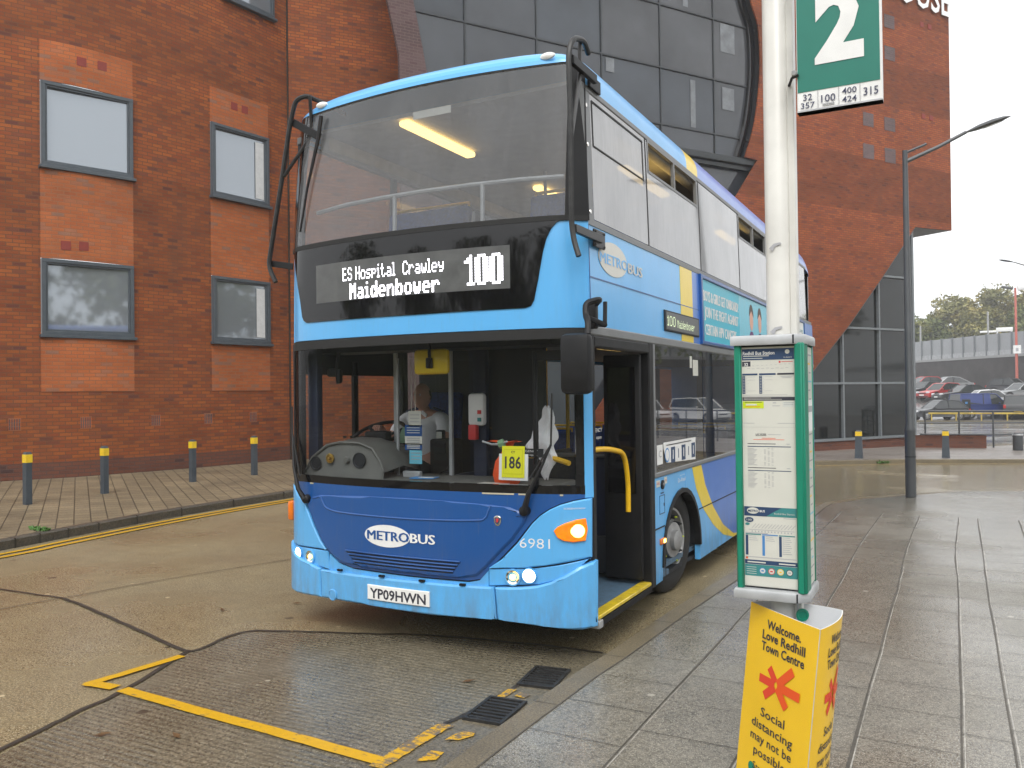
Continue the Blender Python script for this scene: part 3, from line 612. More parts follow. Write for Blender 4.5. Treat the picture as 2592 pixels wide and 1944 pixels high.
# low brick wall and railing
b = B(); q = flat((2.30, 26.7, 0), (2.15, .37, 0), (0, 0, 1)); b.rect(0, -.4, 2.19, .16, q, 0, .25, mPLINTH); b.rect(-.01, .16, 2.2, .20, q, .02, .29, mPLINTH)
b.add([q(2.19, -.4, 0), q(2.19, -.4, -.25), q(2.19, .16, -.25), q(2.19, .16, 0)], [[0, 1, 2, 3]], mPLINTH); b.add([q(-.01, .20, .02), q(2.2, .20, .02), q(2.2, .20, -.27), q(-.01, .20, -.27)], [[0, 1, 2, 3]], mPLINTH)
tag(b.build('low_brick_wall', smooth=False), 'low dark brick wall beside the glazed building corner', 'wall')
t = thing('railing', (3, 27.3, -.3), 'grey metal pedestrian railing behind the low brick wall', 'railing')
rl = [Vector((2.45, 27.2, 0)), Vector((4.7, 27.55, 0)), Vector((7.5, 28.6, 0)), Vector((12, 31, 0))]
for zz in (1.08, .68, .28): B().tube([p+Vector((0, 0, zz-.06)) for p in rl], .028, mSTEEL).build('rail', t)
for x in (2.62, 3.66, 4.68, 6.0, 7.5, 9, 10.5, 12): y = interp(x, [p.x for p in rl], [p.y for p in rl]); B().tube([(x, y, -.4), (x, y, 1.03)], .03, mSTEEL).build('post', t)

# ================================================================== DOUBLE DECKER BUS
bus = thing('double_decker_bus', (0, 5, 0), 'light blue double-decker bus with open front door at the kerb', 'bus')
HR, HL = 1.275, 1.31
def YF(x, z):
    a = min(1.03, abs(x)/(HR if x > 0 else HL)); y = -.17*(1-a*a)
    if a > .86: y += .08*((a-.86)/.14)**2
    if z > 2.9: y += .11*((z-2.9)/1.15)**1.3
    return y
def FM(x, z, o):
    e = .01; gx = (YF(x+e, z)-YF(x-e, z))/(2*e); gz = (YF(x, z+e)-YF(x, z-e))/(2*e); n = Vector((gx, -1, gz)).normalized()
    return Vector((x, YF(x, z), z))+n*o
def TUM(z): return .04*((z-2.2)/1.7)**1.5 if z > 2.2 else 0
def SM(y, z, o): return Vector((HR-TUM(z)+o, y, z))
def OM(y, z, o): return Vector((-HL+TUM(z)-o, -y, z))     # offside: u = -y so that outlines stay counter-clockwise
DU, DV = .09, .14
def fp(b, out, off, th, mat, bev=0): return b.patch(out, FM, off, th, mat, DU, DV, bev)
def frc(b, x0, z0, x1, z1, off, th, mat, bev=0): return b.rect(x0, z0, x1, z1, FM, off, th, mat, DU, DV, bev)
# --- front, lower
b = B(); frc(b, -1.31, .27, 1.275, 1.13, 0, .05, mSKIN); b.build('front_shell', bus)  # base skin coloured dark so gaps between panels read as shadow seams
dark = [(-1.27, 1.115), (-1.065, .958), (-.97, .80), (-.89, .685), (-.81, .61), (-.694, .545), (-.55, .52), (0, .514), (.45, .518), (.543, .535), (.616, .613), (.688, .684), (.8, .80), (.91, .937), (.965, .99), (1.03, 1.032), (1.10, 1.065), (1.18, 1.09), (1.269, 1.108), (1.269, 1.125), (.6, 1.128), (-.6, 1.128)]
dark = dark[:-3]+[(1.265, 1.128), (-1.27, 1.128)]
b = B(); fp(b, dark, .012, .03, mDB); pan = b.build('grille_panel', bus)
hood = [(-1.04, .955), (-.95, .79), (-.86, .67), (-.76, .595), (-.66, .555), (-.5, .54), (.0, .535), (.42, .538), (.52, .56), (.59, .625), (.67, .71), (.78, .82), (.86, .935), (.87, .975), (.83, 1.008), (.755, 1.035), (.62, 1.046), (.3, 1.060), (0, 1.066), (-.45, 1.058), (-.9, 1.038), (-1.0, 1.015)]
b = B(); fp(b, hood, .030, .02, mDB, .014); b.build('hood_panel', pan)
b = B(); b.tube([FM(x, z, .029) for x, z in [(p.x, p.y) for p in crv([(-.874, 1.03, 0), (-.85, .985, 0), (-.80, .945, 0), (-.625, .924, 0), (0, .920, 0), (.50, .936, 0), (.585, .955, 0), (.61, 1.0, 0), (.629, 1.04, 0)], 6)]], .008, mDB, 6); b.build('hood_crease', pan)
b = B()
for k in range(4):
    z = .652-k*.0235; x0 = -.60+k*.028; x1 = .395-k*.018
    fp(b, [(x0, z-.010), (x1, z-.010), (x1+.006, z), (x0-.006, z)], .042, .02, mDB, .004); fp(b, [(x0, z-.020), (x1, z-.020), (x1, z-.0105), (x0, z-.0105)], .0315, .004, mSKIN)
b.build('air_grille', pan)
b = B(); fp(b, [(.605, .615), (.85, .627), (1.051, .662), (1.268, .708), (1.272, 1.10), (1.18, 1.083), (1.10, 1.058), (1.03, 1.024), (.968, .982), (.915, .93), (.81, .793), (.70, .68)], .024, .03, mLB, .008)
b.build('front_wing', bus)
b = B(); fp(b, [(-1.335, .62), (-.835, .628), (-.90, .69), (-.98, .80), (-1.075, .95), (-1.27, 1.09), (-1.335, 1.09)], .024, .03, mLB, .008); b.build('front_wing', bus)
b = B(); fp(b, [(-.815, .475), (.60, .49), (.60, .60), (.535, .525), (.45, .505), (0, .503), (-.55, .508), (-.70, .535), (-.80, .595)], .010, .02, mLB); b.build('lower_valance', bus)
def lamp_panel(pts, lamps):
    b = B(); fp(b, pts, .016, .03, mLB, .005); o = b.build('headlamp_panel', bus)
    for x, z, lit, r in lamps:
        h = B(); n = (FM(x, z, 1)-FM(x, z, 0)); n = (n*.75+Vector((0, -1, 0))*.25).normalized(); c = FM(x, z, .012)
        h.lathe([(r+.008, 0), (r+.008, .016), (r, .018), (r*.96, .012)], c, n, mLB if lit < 2 else mGRY); h.lathe([(r*.97, .010), (r*.6, .002), (r*.3, -.004), (0, -.005)], c, n, mCHROME)
        h.lathe([(r*.95, .014), (0, .022)], c, n, mLAMPW) if lit == 1 else h.lathe([(r*.42, .012), (r*.3, .020), (0, .021)], c, n, mLAMPO)
        h.build('headlight', o)
lamp_panel([(.605, .495), (.958, .525), (1.08, .56), (1.18, .615), (1.262, .698), (1.09, .657), (.892, .622), (.605, .607)], [(.776, .563, 0, .050), (.890, .580, 1, .046)])
lamp_panel([(-1.33, .612), (-1.25, .57), (-1.12, .52), (-.95, .49), (-.80, .48), (-.82, .615)], [(-1.165, .565, 1, .043), (-1.02, .552, 0, .048)])
b = B(); fp(b, [(.672, .275), (.95, .255), (1.213, .238), (1.285, .25), (1.29, .687), (1.20, .65), (1.12, .59), (1.037, .548), (.95, .52), (.838, .503), (.655, .49)], .045, .10, mLB, .013); b.build('bumper_corner', bus)
b = B(); fp(b, [(-1.335, .25), (-.872, .262), (-.88, .478), (-.98, .50), (-1.127, .535), (-1.25, .585), (-1.335, .63)], .045, .10, mLB, .013); b.build('bumper_corner', bus)
b = B(); fp(b, [(-.866, .262), (-.45, .27), (.147, .262), (.664, .275), (.648, .492), (.3, .487), (-.151, .482), (-.874, .474)], .045, .10, mLB, .013); bu = b.build('bumper', bus)
b = B(); b.lathe([(.044, -.01), (.044, .006), (.036, .010), (.034, .006), (0, .008)], FM(-.733, .30, .045), FM(-.733, .30, 1)-FM(-.733, .30, 0), mLB); b.build('towing_cap', bu)
b = B()
for x in (-.66, -.25, .10, .42): frc(b, x-.022, .487, x+.022, .501, .052, .02, mBLK)
b.build('bumper_vents', bu)
b = B(); frc(b, -.372, .318, .167, .425, .058, .012, mPLATE, .004); pl = b.build('number_plate', bus)
B().text('YP09HWN', -.345, .334, .072, FM, .0595, mINK, width=.485, bold=.022, du=DU).build('plate_lettering', pl)
b = B(); fp(b, [(x*.205-.2085, z*.080+.7835) for x, z in [(math.cos(2*math.pi*k/40), math.sin(2*math.pi*k/40)) for k in range(40)]], .0325, .002, mWHITE); lg = b.build('logo_oval', pan)
B().text('METRO', -.385, .752, .070, FM, .034, mDB, width=.372, fat=.0042, du=DU).build('logo_lettering', lg); B().text('BUS', .002, .752, .070, FM, .034, mWHITE, width=.200, fat=.0042, du=DU).build('logo_lettering', pan)
b = B(); fp(b, [(.677+.030*x, .942+.034*z) for x, z in ((-.9, .6), (-.4, .95), (0, 1), (.4, .95), (.9, .6), (.8, -.3), (.35, -1), (-.35, -1), (-.8, -.3))][::-1], .036, .008, mCHROME, .003); em = b.build('emblem', pan)
b = B(); fp(b, [(.677+.021*x, .942+.025*z) for x, z in ((-.9, .8), (.9, .8), (.7, -.4), (0, -1), (-.7, -.4))][::-1], .038, .002, mNAVY); fp(b, [(.677+.012*x, .944+.016*z) for x, z in ((-.9, .7), (0, 1), (.9, .7), (.5, -.6), (-.4, -.9))][::-1], .040, .002, mRED); b.build('emblem_crest', em)
B().text('6981', .828, .766, .070, FM, .0255, mWHITE, width=.205, bold=-.006, du=DU).build('fleet_number', bus)
B().text('SCREENWASH', 1.122, 1.030, .012, FM, .0255, mWHITE, width=.112, du=DU).build('filler_lettering', bus)
b = B(); fp(b, [(1.061, .888), (1.085, .845), (1.12, .825), (1.17, .815), (1.232, .822), (1.243, .895), (1.235, .968), (1.19, .962), (1.13, .94), (1.085, .915)], .042, .02, M('lit indicator', (1, .20, .004), .2, var=.25, vs=30, emis=.32), .007); o = b.build('indicator', bus)
B().lathe([(.050, -.006), (.040, .002), (.02, .006), (0, .007)], FM(1.195, .888, .042), FM(1.195, .888, 1)-FM(1.195, .888, 0), mLAMPO).build('bulb', o)
b = B(); b.box((-1.345, .075, .875), (.06, .07, .16), mLENSO, None, .02); b.build('indicator', bus)
b = B()
for x0, x1 in ((-1.02, -.98), (.56, .79), (.82, .90), (1.10, 1.12)): frc(b, x0, 1.118, x1, 1.128, .016, .002, M('old filler chips '+str(x0), (.5, .46, .33), .7))
b.build('paint_chips', bus)
# --- windscreen
b = B(); frc(b, -1.285, 1.14, 1.235, 2.20, .004, 0, mWS); b.build('windscreen', bus)
b = B(); frc(b, -1.31, 1.125, 1.24, 1.185, .010, .03, mGLOSSBLK); frc(b, -1.31, 2.165, 1.275, 2.232, .010, .03, mRUB); frc(b, -1.315, 1.18, -1.255, 2.18, .009, .03, mGLOSSBLK); frc(b, 1.195, 1.18, 1.238, 2.18, .009, .03, mGLOSSBLK); b.build('windscreen_frame', bus)
b = B(); frc(b, 1.238, 1.10, 1.282, 2.17, .013, .04, mLB, .006); b.build('front_pillar', bus)
# --- front, upper
b = B(); frc(b, -1.31, 2.238, 1.275, 2.97, .0, .05, mLB); b.build('front_band', bus)
mask = [(-1.255, 2.972), (-1.19, 2.76), (-1.135, 2.56), (-1.11, 2.425), (-1.09, 2.395), (-1.057, 2.378), (0, 2.373), (.88, 2.379), (.92, 2.392), (.942, 2.43), (.97, 2.56), (1.005, 2.748), (1.03, 2.84), (1.06, 2.90), (1.10, 2.945), (1.16, 2.972)]
b = B(); fp(b, mask, .008, .02, mGLOSSBLK); dp = b.build('destination_panel', bus)
b = B(); frc(b, -.93, 2.517, .778, 2.812, .0095, .002, mLEDBG); led = b.build('led_display', dp)
F57 = {'E': '11110 10000 10000 11110 10000 10000 11111', 'S': '01110 10001 10000 01110 00001 10001 01110', 'H': '10001 10001 10001 11111 10001 10001 10001', 'o': '00000 00000 01110 10001 10001 10001 01110', 's': '00000 00000 01111 10000 01110 00001 11110', 'p': '00000 00000 11110 10001 11110 10000 10000', 'i': '01000 00000 11000 01000 01000 01000 11100', 't': '01000 01000 11100 01000 01000 01001 00110', 'a': '00000 00000 01110 00001 01111 10001 01111', 'l': '11000 01000 01000 01000 01000 01000 11100', 'C': '01110 10001 10000 10000 10000 10001 01110', 'r': '00000 00000 10110 11001 10000 10000 10000', 'w': '00000 00000 10001 10001 10101 10101 01010', 'e': '00000 00000 01110 10001 11111 10000 01110', 'y': '00000 00000 10001 10001 01111 00001 01110', 'M': '10001 11011 10101 10101 10001 10001 10001', 'd': '00001 00001 01101 10011 10001 10011 01101', 'n': '00000 00000 10110 11001 10001 10001 10001', 'b': '10000 10000 10110 11001 10001 11001 10110', '1': '00100 01100 00100 00100 00100 00100 01110', '0': '01110 10001 10001 10001 10001 10001 01110', ' ': '00000 '*7}
def dots(b, txt, x, z, dx, dz, mp, off, mat, wide=1, sz=.82):   # z = top row
    cx = x
    for ch in txt:
        rows = F57[ch].split()[:7]; used = [c for c in range(5) if any(r[c] == '1' for r in rows)] or [0, 1]
        c0, c1 = used[0], used[-1]
        for j, r in enumerate(rows):
            for c in range(c0, c1+1):
                if r[c] != '1': continue
                for k in range(wide):
                    u = cx+((c-c0)+k*.62)*dx; v = z-j*dz
                    b.add([mp(u, v-dz*sz, off), mp(u+dx*sz, v-dz*sz, off), mp(u+dx*sz, v, off), mp(u, v, off)], [[0, 1, 2, 3]], mat)
        cx += (c1-c0+2+(.62 if wide > 1 else 0))*dx
    return cx
def dotw(txt, wide=1):
    n = 0
    for ch in txt:
        rows = F57[ch].split()[:7]; u = [c for c in range(5) if any(r[c] == '1' for r in rows)] or [0, 1]; n += u[-1]-u[0]+2+(.62 if wide > 1 else 0)
    return n-1
b = B(); t1 = 'ES Hospital   Crawley'; d = .935/dotw(t1); dots(b, t1[:2], -.632, 2.762, d, .0142, FM, .0105, mLED); b.build('led_lettering', led); b = B(); dots(b, t1[3:11], -.632+d*(dotw(t1[:3])+1.2), 2.762, d, .0142, FM, .0105, mLED); b.build('led_lettering', led); b = B(); dots(b, t1[14:], -.632+d*(dotw(t1[:13])+2.), 2.762, d, .0142, FM, .0105, mLED); b.build('led_lettering', led); b = B()
t2 = 'Maidenbower'; d = .815/dotw(t2, 2); dots(b, t2, -.562, 2.640, d, .0170, FM, .0105, mLED, 2); b.build('led_lettering', led); b = B()
for k, x in enumerate((.445, .525, .632)):
    g = '00100 01100 11100 00100 00100 00100 00100 00100 00100 00100 01110'.split() if k == 0 else '01110 11011 11011 11011 11011 11011 11011 11011 11011 11011 01110'.split()
    for j, r in enumerate(g):
        for c in range(5):
            if r[c] == '1':
                u, v = x+c*.0198, 2.762-j*.0192
                b.add([FM(u, v-.0165, .0105), FM(u+.0185, v-.0165, .0105), FM(u+.0185, v, .0105), FM(u, v, .0105)], [[0, 1, 2, 3]], mLED)
b.build('led_lettering', led)
b = B(); fp(b, [(-1.225, 2.985), (1.155, 2.985), (1.155, 4.05), (-1.135, 4.05), (-1.15, 3.8)], .006, 0, mUG); b.build('upper_windscreen', bus)
b = B(); fp(b, [(-1.30, 2.955), (1.27, 2.955), (1.27, 2.99), (-1.29, 2.99)], .012, .03, mRUB); fp(b, [(1.150, 2.96), (1.278, 2.96), (1.262, 3.35), (1.238, 3.98), (1.20, 4.06), (1.150, 4.06)], .010, .05, mBLK); fp(b, [(-1.308, 2.96), (-1.225, 2.96), (-1.18, 3.5), (-1.135, 4.06), (-1.2, 4.06), (-1.262, 3.98), (-1.29, 3.35)], .010, .05, mGLOSSBLK)
frc(b, -1.16, 4.042, 1.17, 4.062, .010, .02, mRUB); b.build('upper_windscreen_frame', bus)
# --- roof
def ZS(s): return 3.885+.33*max(0, 1-abs(s)**9)**.36
b = B(); ns = 41; ss = [math.sin(math.pi*(k/(ns-1)-.5)) for k in range(ns)]; rows = []
for j in range(9):
    t = j/8*math.pi/2; rows.append(('f', t))
for y in (1.2, 2.635, 3.02, 4.5, 6, 8, 9.7): rows.append(('m', y))
for j in range(1, 8): rows.append(('r', j/7*math.pi/2))
vs = []; ry = []
for kd, t in rows:
    for s_ in ss:
        x = s_*(HR-.040 if s_ > 0 else HL-.040); zt = ZS(s_); yf = YF(x, min(zt, 4.05))-.012
        if kd == 'f': zb = min(zt, 4.055); vs.append((x, yf+.30*(1-math.cos(t)), zb+(zt-zb)*math.sin(t)))
        elif kd == 'm': vs.append((x, t, zt))
        else: zb = min(zt, 3.80); vs.append((x, 9.7+.62*math.sin(t), zb+(zt-zb)*math.cos(t)))
    ry.append({'f': 0, 'm': t, 'r': 10}[kd])
for j in range(len(rows)-1):
    ym = 0 if rows[j+1][0] == 'f' else (ry[j]+ry[j+1])/2
    mt = mLB if ym < 2.7 else (mYE if ym < 3.02 else mINR)
    b.add(vs[j*ns:(j+2)*ns], [[k, k+1, ns+k+1, ns+k] for k in range(ns-1)], mt)
b.build('roof', bus)
for x, z in ((-.955, 4.115), (1.011, 4.118)):
    b = B(); b.lathe([(.05, 0), (.045, .012), (.025, .02), (0, .022)], (0, 0, 0), (0, 0, 1), mWHITE); c = Vector((x, YF(x, 4.05)-.008, z-.012))
    b.v = [tuple(c+Vector((p[0]*1.15, -p[2], p[1]*.5))) for p in b.v]; b.build('marker_light', bus)
# --- nearside, lower deck
def arch(cy, r=.575, zc=.345, n=14): return [(cy-r*math.cos(math.pi*(k/n)), zc+r*math.sin(math.pi*k/n)) for k in range(n+1)]
AF, AR = 2.19, 8.05
low = [(1.40, .235)]+[(1.60, .235)]+arch(AF)+[(2.765, .20), (7.45, .20)]+arch(AR)+[(8.65, .20), (10.36, .26), (10.38, 1.10), (1.40, 1.10)]
b = B(); b.patch(low, SM, 0, .05, mLB, 0, 0, .006); sp = b.build('side_panel', bus)
sw1 = [(2.52, 1.095), (2.651, .889), (2.89, .671), (3.261, .462), (3.668, .299), (4.116, .205)]; sw2 = [(4.45, .205), (4.12, .245), (3.675, .403), (3.272, .642), (2.976, .894), (2.84, 1.095)]
b = B(); b.patch(sw1[::1]+[(4.45, .205)]+sw2[1:], SM, .004, .004, mYE); b.build('yellow_swoosh', sp)
b = B(); b.patch([(4.45, .205)]+[(7.43, .205)]+arch(AR, .59)+[(8.67, .205), (10.35, .27), (10.37, 1.095), (2.84, 1.095), (2.976, .894), (3.272, .642), (3.675, .403), (4.12, .245)], SM, .003, .003, mIN); b.build('indigo_livery', sp)
b = B(); b.patch([(2.50, 1.095), (2.52, 1.095), (2.651, .889), (2.89, .671), (3.261, .462), (3.668, .299), (4.116, .205), (2.77, .205), (2.75, .62), (2.55, .82), (2.3, .925), (2.3, 1.095)], SM, .002, .002, mLB); b.build('livery_fade', sp)
b = B()
for y0, y1 in ((1.41, 1.66), (2.74, 7.45)): b.rect(y0, .678, y1, .688, SM, .006, .004, mRUB)
b.rect(1.672, .24, 1.68, .68, SM, .006, .004, mRUB); b.build('panel_seam', sp)
for cy in (AF, AR):
    b = B(); a1, a2 = arch(cy, .60), arch(cy, .56)
    for k in range(14): b.patch([a1[k], a1[k+1], a2[k+1], a2[k]][::-1], SM, .014, .06, mBLK)
    n = 14; ring = [(HR-.02, y, z) for y, z in arch(cy, .575)]; inn = [(HR-.62, y, z) for y, z in arch(cy, .575)]
    b.add(ring+inn, [[k, k+1, n+2+k, n+1+k] for k in range(n)], mSKIN); b.add(inn, [list(range(n+1))], mSKIN); b.build('wheel_arch', bus)
b = B(); b.lathe([(.038, 0), (.038, .012), (.026, .016), (0, .014)], SM(1.615, 1.03, 0), (1, 0, 0), mBLK); b.lathe([(.018, .014), (.015, .022), (0, .024)], SM(1.615, 1.03, 0), (1, 0, 0), mGRY); b.build('fuel_cap', sp)
b = B(); b.rect(1.535, .79, 1.675, .945, SM, .002, .002, mLB)
for q in ((1.535, .79, 1.541, .945), (1.669, .79, 1.675, .945), (1.535, .79, 1.675, .796), (1.535, .939, 1.675, .945), (1.645, .85, 1.662, .875), (1.57, .957, 1.65, .967)): b.rect(*q, SM, .004, .002, mNAVY)
b.build('service_flap', sp)
b = B(); b.rect(1.46, 1.02, 1.555, 1.075, SM, .003, .002, mPAPER); b.rect(1.67, 1.03, 1.745, 1.085, SM, .003, .002, mPAPER); b.text('FUEL', 1.47, 1.04, .02, SM, .0045, mRED, width=.07); b.text('PUSH', 1.68, 1.05, .018, SM, .0045, mRED, width=.055); b.build('red_warning_labels', sp)
b = B(); b.box(SM(1.595, .565, .006), (.02, .13, .05), mLENSO, None, .006); mk = b.build('side_marker', sp); B().box(SM(1.62, .565, .016), (.006, .05, .03), mLAMPO).build('bulb', mk)
B().text('Go-Ahead', 2.05, 1.002, .040, SM, .006, mWHITE, width=.235).text('part of the', 2.12, 1.055, .012, SM, .006, mWHITE, width=.15).build('operator_lettering', sp)
# --- nearside windows, lower deck
b = B(); b.rect(1.40, 1.10, 10.38, 1.14, SM, .010, .05, mGRY, bev=.006); b.rect(.07, 2.19, 10.38, 2.258, SM, .012, .06, mGRY, bev=.01); b.build('window_rail', bus)
edges = [1.455, 2.95, 4.55, 6.15, 7.75, 9.35]
for y0, y1 in zip(edges, edges[1:]): B().rect(y0+.012, 1.14, y1-.012, 2.19, SM, .0, 0, mSIDEL).build('side_window', bus)
b = B()
for y in edges: b.rect(y-.02, 1.14, y+.02, 2.19, SM, -.004, .05, mGLOSSBLK)
b.rect(9.35, 1.14, 10.38, 2.19, SM, 0, .03, mIN); b.build('window_pillar', bus)
b = B(); b.rect(1.49, 1.20, 1.64, 1.362, SM, .002, .002, mWHITE, bev=0); b.text('C', 1.53, 1.26, .06, SM, .0045, mGREYINK, width=.07); st = b.build('window_sticker', bus)
b = B(); b.patch([(1.665, 1.375), (1.672, 1.320), (1.75, 1.20), (2.645, 1.165), (2.656, 1.372)], SM, .002, .002, mWHITE)
for k, y in enumerate((1.87, 2.03, 2.19, 2.35, 2.51)):
    b.rect(y, 1.19, y+.12, 1.325, SM, .0035, .001, mNAVY if k % 2 == 0 else mWHITE); b.rect(y+.05, 1.22, y+.07, 1.30, SM, .0045, .001, mWHITE if k % 2 == 0 else mNAVY)
b.patch([(1.76+.065*math.cos(t), 1.265+.062*math.sin(t)) for t in [2*math.pi*k/16 for k in range(16)]], SM, .0036, .001, mBLUEP); b.patch([(1.76+.05*math.cos(t), 1.265+.048*math.sin(t)) for t in [2*math.pi*k/16 for k in range(16)]], SM, .0046, .001, mWHITE)
for k in range(3): b.rect(1.74, 1.345-.0*k, 2.5, 1.352, SM, .0037, .001, mGREYINK)
b.build('window_sticker', bus)
b = B(); b.rect(2.60, 1.95, 2.78, 2.10, SM, .002, .001, mPAPER); b.rect(2.50, 2.02, 2.57, 2.13, SM, .002, .001, mPAPER); b.build('window_notice', bus)
# --- nearside mid band
b = B(); b.rect(.07, 2.258, 10.40, 2.94, SM, 0, .05, mLB, 0, .17); mb = b.build('middle_band', bus)
b = B(); b.rect(2.25, 2.259, 2.64, 2.938, SM, .003, .003, mYE, 0, .17); b.build('yellow_stripe', mb)
b = B(); b.rect(2.64, 2.259, 10.39, 2.938, SM, .0028, .003, mIN, 0, .17); b.build('indigo_livery', mb)
b = B(); b.rect(.10, 2.582, 2.86, 2.590, SM, .0045, .003, mDB); b.rect(.100, 2.26, .108, 2.935, SM, .0045, .003, mDB); b.build('panel_seam', mb)
mCREAM = M('cream vinyl', (.62, .61, .56), .4, var=.04)
b = B(); b.patch([(.556+.288*math.cos(t), 2.757+.122*math.sin(t)) for t in [2*math.pi*k/40 for k in range(40)]], SM, .004, .002, mCREAM); lo = b.build('logo_oval', mb)
B().text('METRO', .292, 2.712, .078, SM, .0055, mLB, width=.555, fat=.005).build('logo_lettering', lo); B().text('BUS', .868, 2.702, .080, SM, .005, mCREAM, width=.32, fat=.005).build('logo_lettering', mb)
b = B(); b.rect(1.73, 2.32, 2.80, 2.498, SM, .016, .03, mSKIN, bev=.006); sl = b.build('side_destination', mb)
B().rect(1.755, 2.335, 2.775, 2.485, SM, .0175, .002, mLEDBG).build('display_face', sl)
b = B(); dots(b, '100', 1.775, 2.452, .016, .0125, SM, .019, mLEDG); b.build('led_lettering', sl); b = B(); dots(b, 'Maidenbower', 2.07, 2.435, .0088, .0105, SM, .019, mLEDG); b.build('led_lettering', sl)
ad0, ad1 = 2.95, 9.35
b = B()
for q in ((2.885, 2.262, ad0, 2.945), (ad0, 2.905, ad1, 2.945), (ad0, 2.262, ad1, 2.296), (ad1, 2.262, ad1+.06, 2.945)): b.rect(*q, SM, .028, .03, mDB, 0, .17, .008)
adf = b.build('advert_frame', bus)
mAD1 = M('advert turquoise', (.02, .42, .56), .35, var=.06, vs=2); mAD2 = M('advert pale blue', (.16, .52, .66), .35, var=.05)
b = B(); b.rect(ad0, 2.296, 4.55, 2.905, SM, .012, .01, mAD1, 0, .17); b.rect(4.56, 2.296, ad1, 2.905, SM, .012, .01, mAD2, 0, .17); ad = b.build('advert_panel', adf)
b = B()
for s_, z, u0, u1 in (('BOYS & GIRLS GET ONBOARD!', 2.695, 3.0, 4.51), ('JOIN THE FIGHT AGAINST', 2.535, 3.03, 4.50), ('CERTAIN HPV CANCERS', 2.362, 3.04, 4.38)): b.text(s_, u0, z, .112, SM, .0135, mWHITE, width=u1-u0, fat=.006)
b.build('advert_lettering', ad)
b = B()
for cy, top, sk in ((5.22, M('advert purple', (.12, .03, .16), .5), mSKINP), (5.72, M('advert navy', (.03, .04, .12), .5), mSKINP)):
    b.patch([(cy-.20, 2.30), (cy+.20, 2.30), (cy+.17, 2.44), (cy+.06, 2.52), (cy-.06, 2.52), (cy-.17, 2.44)], SM, .0135, .001, top)
    b.patch([(cy+.10*math.cos(t), 2.66+.13*math.sin(t)) for t in [2*math.pi*k/18 for k in range(18)]], SM, .0138, .001, sk)
    b.patch([(cy+.125*math.cos(t), 2.70+.15*math.sin(t)) for t in [math.pi*k/12 for k in range(13)]]+[(cy-.09, 2.72), (cy, 2.77), (cy+.09, 2.72)], SM, .0142, .001, mHAIR)
b.build('advert_figures', ad)
b = B(); b.rect(8.2, 2.66, 9.3, 2.90, SM, .0145, .001, mWHITE); b.text('HPVWISE.org', 8.25, 2.74, .07, SM, .016, mTEAL, width=.95, bold=.01); b.build('advert_web_panel', ad)
# --- nearside windows, upper deck
b = B(); b.rect(.09, 2.94, 10.3, 2.985, SM, .006, .05, mGRY); b.rect(.09, 3.865, 9.9, 3.91, SM, .008, .05, mGRY, bev=.006); b.rect(.09, 2.985, .20, 3.865, SM, .006, .05, mGRY, 0, .17)
b.build('upper_window_frame', bus)
ue = [.20, 1.385, 2.985, 4.70, 6.40, 8.15, 9.75]
for i, (y0, y1) in enumerate(zip(ue, ue[1:])):
    b = B()
    if i in (1, 3): b.patch([(y0+.008, 2.99), (y1-.008, 2.99), (y1-.008, 3.86), (y1-.06, 3.86), (y1-.06, 3.61), (y0+.06, 3.61), (y0+.06, 3.86), (y0+.008, 3.86)], SM, .004, 0, mSIDEU, 0, .17)
    else: b.rect(y0+.008, 2.99, y1-.008, 3.86, SM, .004, 0, mSIDEU, 0, .17)
    o = b.build('upper_window', bus)
    if i in (1, 3):
        b = B(); ym = (y0+y1)/2
        for q in ((y0+.05, 3.595, y1-.05, 3.618), (y0+.05, 3.85, y1-.05, 3.87), (y0+.05, 3.60, y0+.072, 3.86), (y1-.072, 3.60, y1-.05, 3.86), (ym-.016, 3.60, ym+.016, 3.86)): b.rect(*q, SM, .008, .03, mGRY)
        b.build('hopper_frame', o)
    if i == 0:
        b = B()
        for q in ((.24, 3.50, 1.31, 3.512), (.24, 3.81, 1.31, 3.825), (.235, 3.50, .25, 3.82), (1.30, 3.50, 1.315, 3.82)): b.rect(*q, SM, .008, .004, mRUB)
        b.build('hopper_frame', o)
for y in ue[1:]: B().rect(y-.009, 2.985, y+.009, 3.865, SM, .007, .03, mRUB, 0, .17).build('window_seal', bus)
b = B()
for z in (3.03, 3.49, 3.76): b.lathe([(.016, 0), (.014, .006), (0, .008)], SM(.135, z, .006), (1, 0, 0), mCHROME, 8)
b.build('frame_screw', bus)
# --- door, step, saloon floor
b = B()
for q in ((.075, .25, .145, 2.19), (1.285, .235, 1.40, 2.19), (.145, 2.11, 1.285, 2.19)): b.rect(*q, SM, .012, .08, mBLK, bev=.012)
b.rect(1.40, 1.14, 1.455, 2.19, SM, .008, .05, mGRY, bev=.006); b.build('door_frame', bus)
b = B(); b.bx(-1.25, 1.235, .12, 1.9, .235, .275, mFLB); b.bx(-1.2, 1.2, 1.9, 10.2, .28, .32, mFLB); b.build('saloon_floor', bus)
b = B(); b.bx(1.195, 1.285, .15, 1.28, .262, .290, mYE, .006); b.bx(1.235, 1.290, .15, 1.28, .215, .258, mBLK); b.bx(1.2, 1.30, .13, .2, .21, .262, mALU, .004); b.build('step_edge', bus)
b = B(); b.bx(.93, 1.24, 1.19, 1.235, .32, 2.10, mBLK, .01); b.bx(.97, 1.2, 1.18, 1.188, 1.0, 2.0, mGLOSSBLK); b.build('door_leaf', bus)
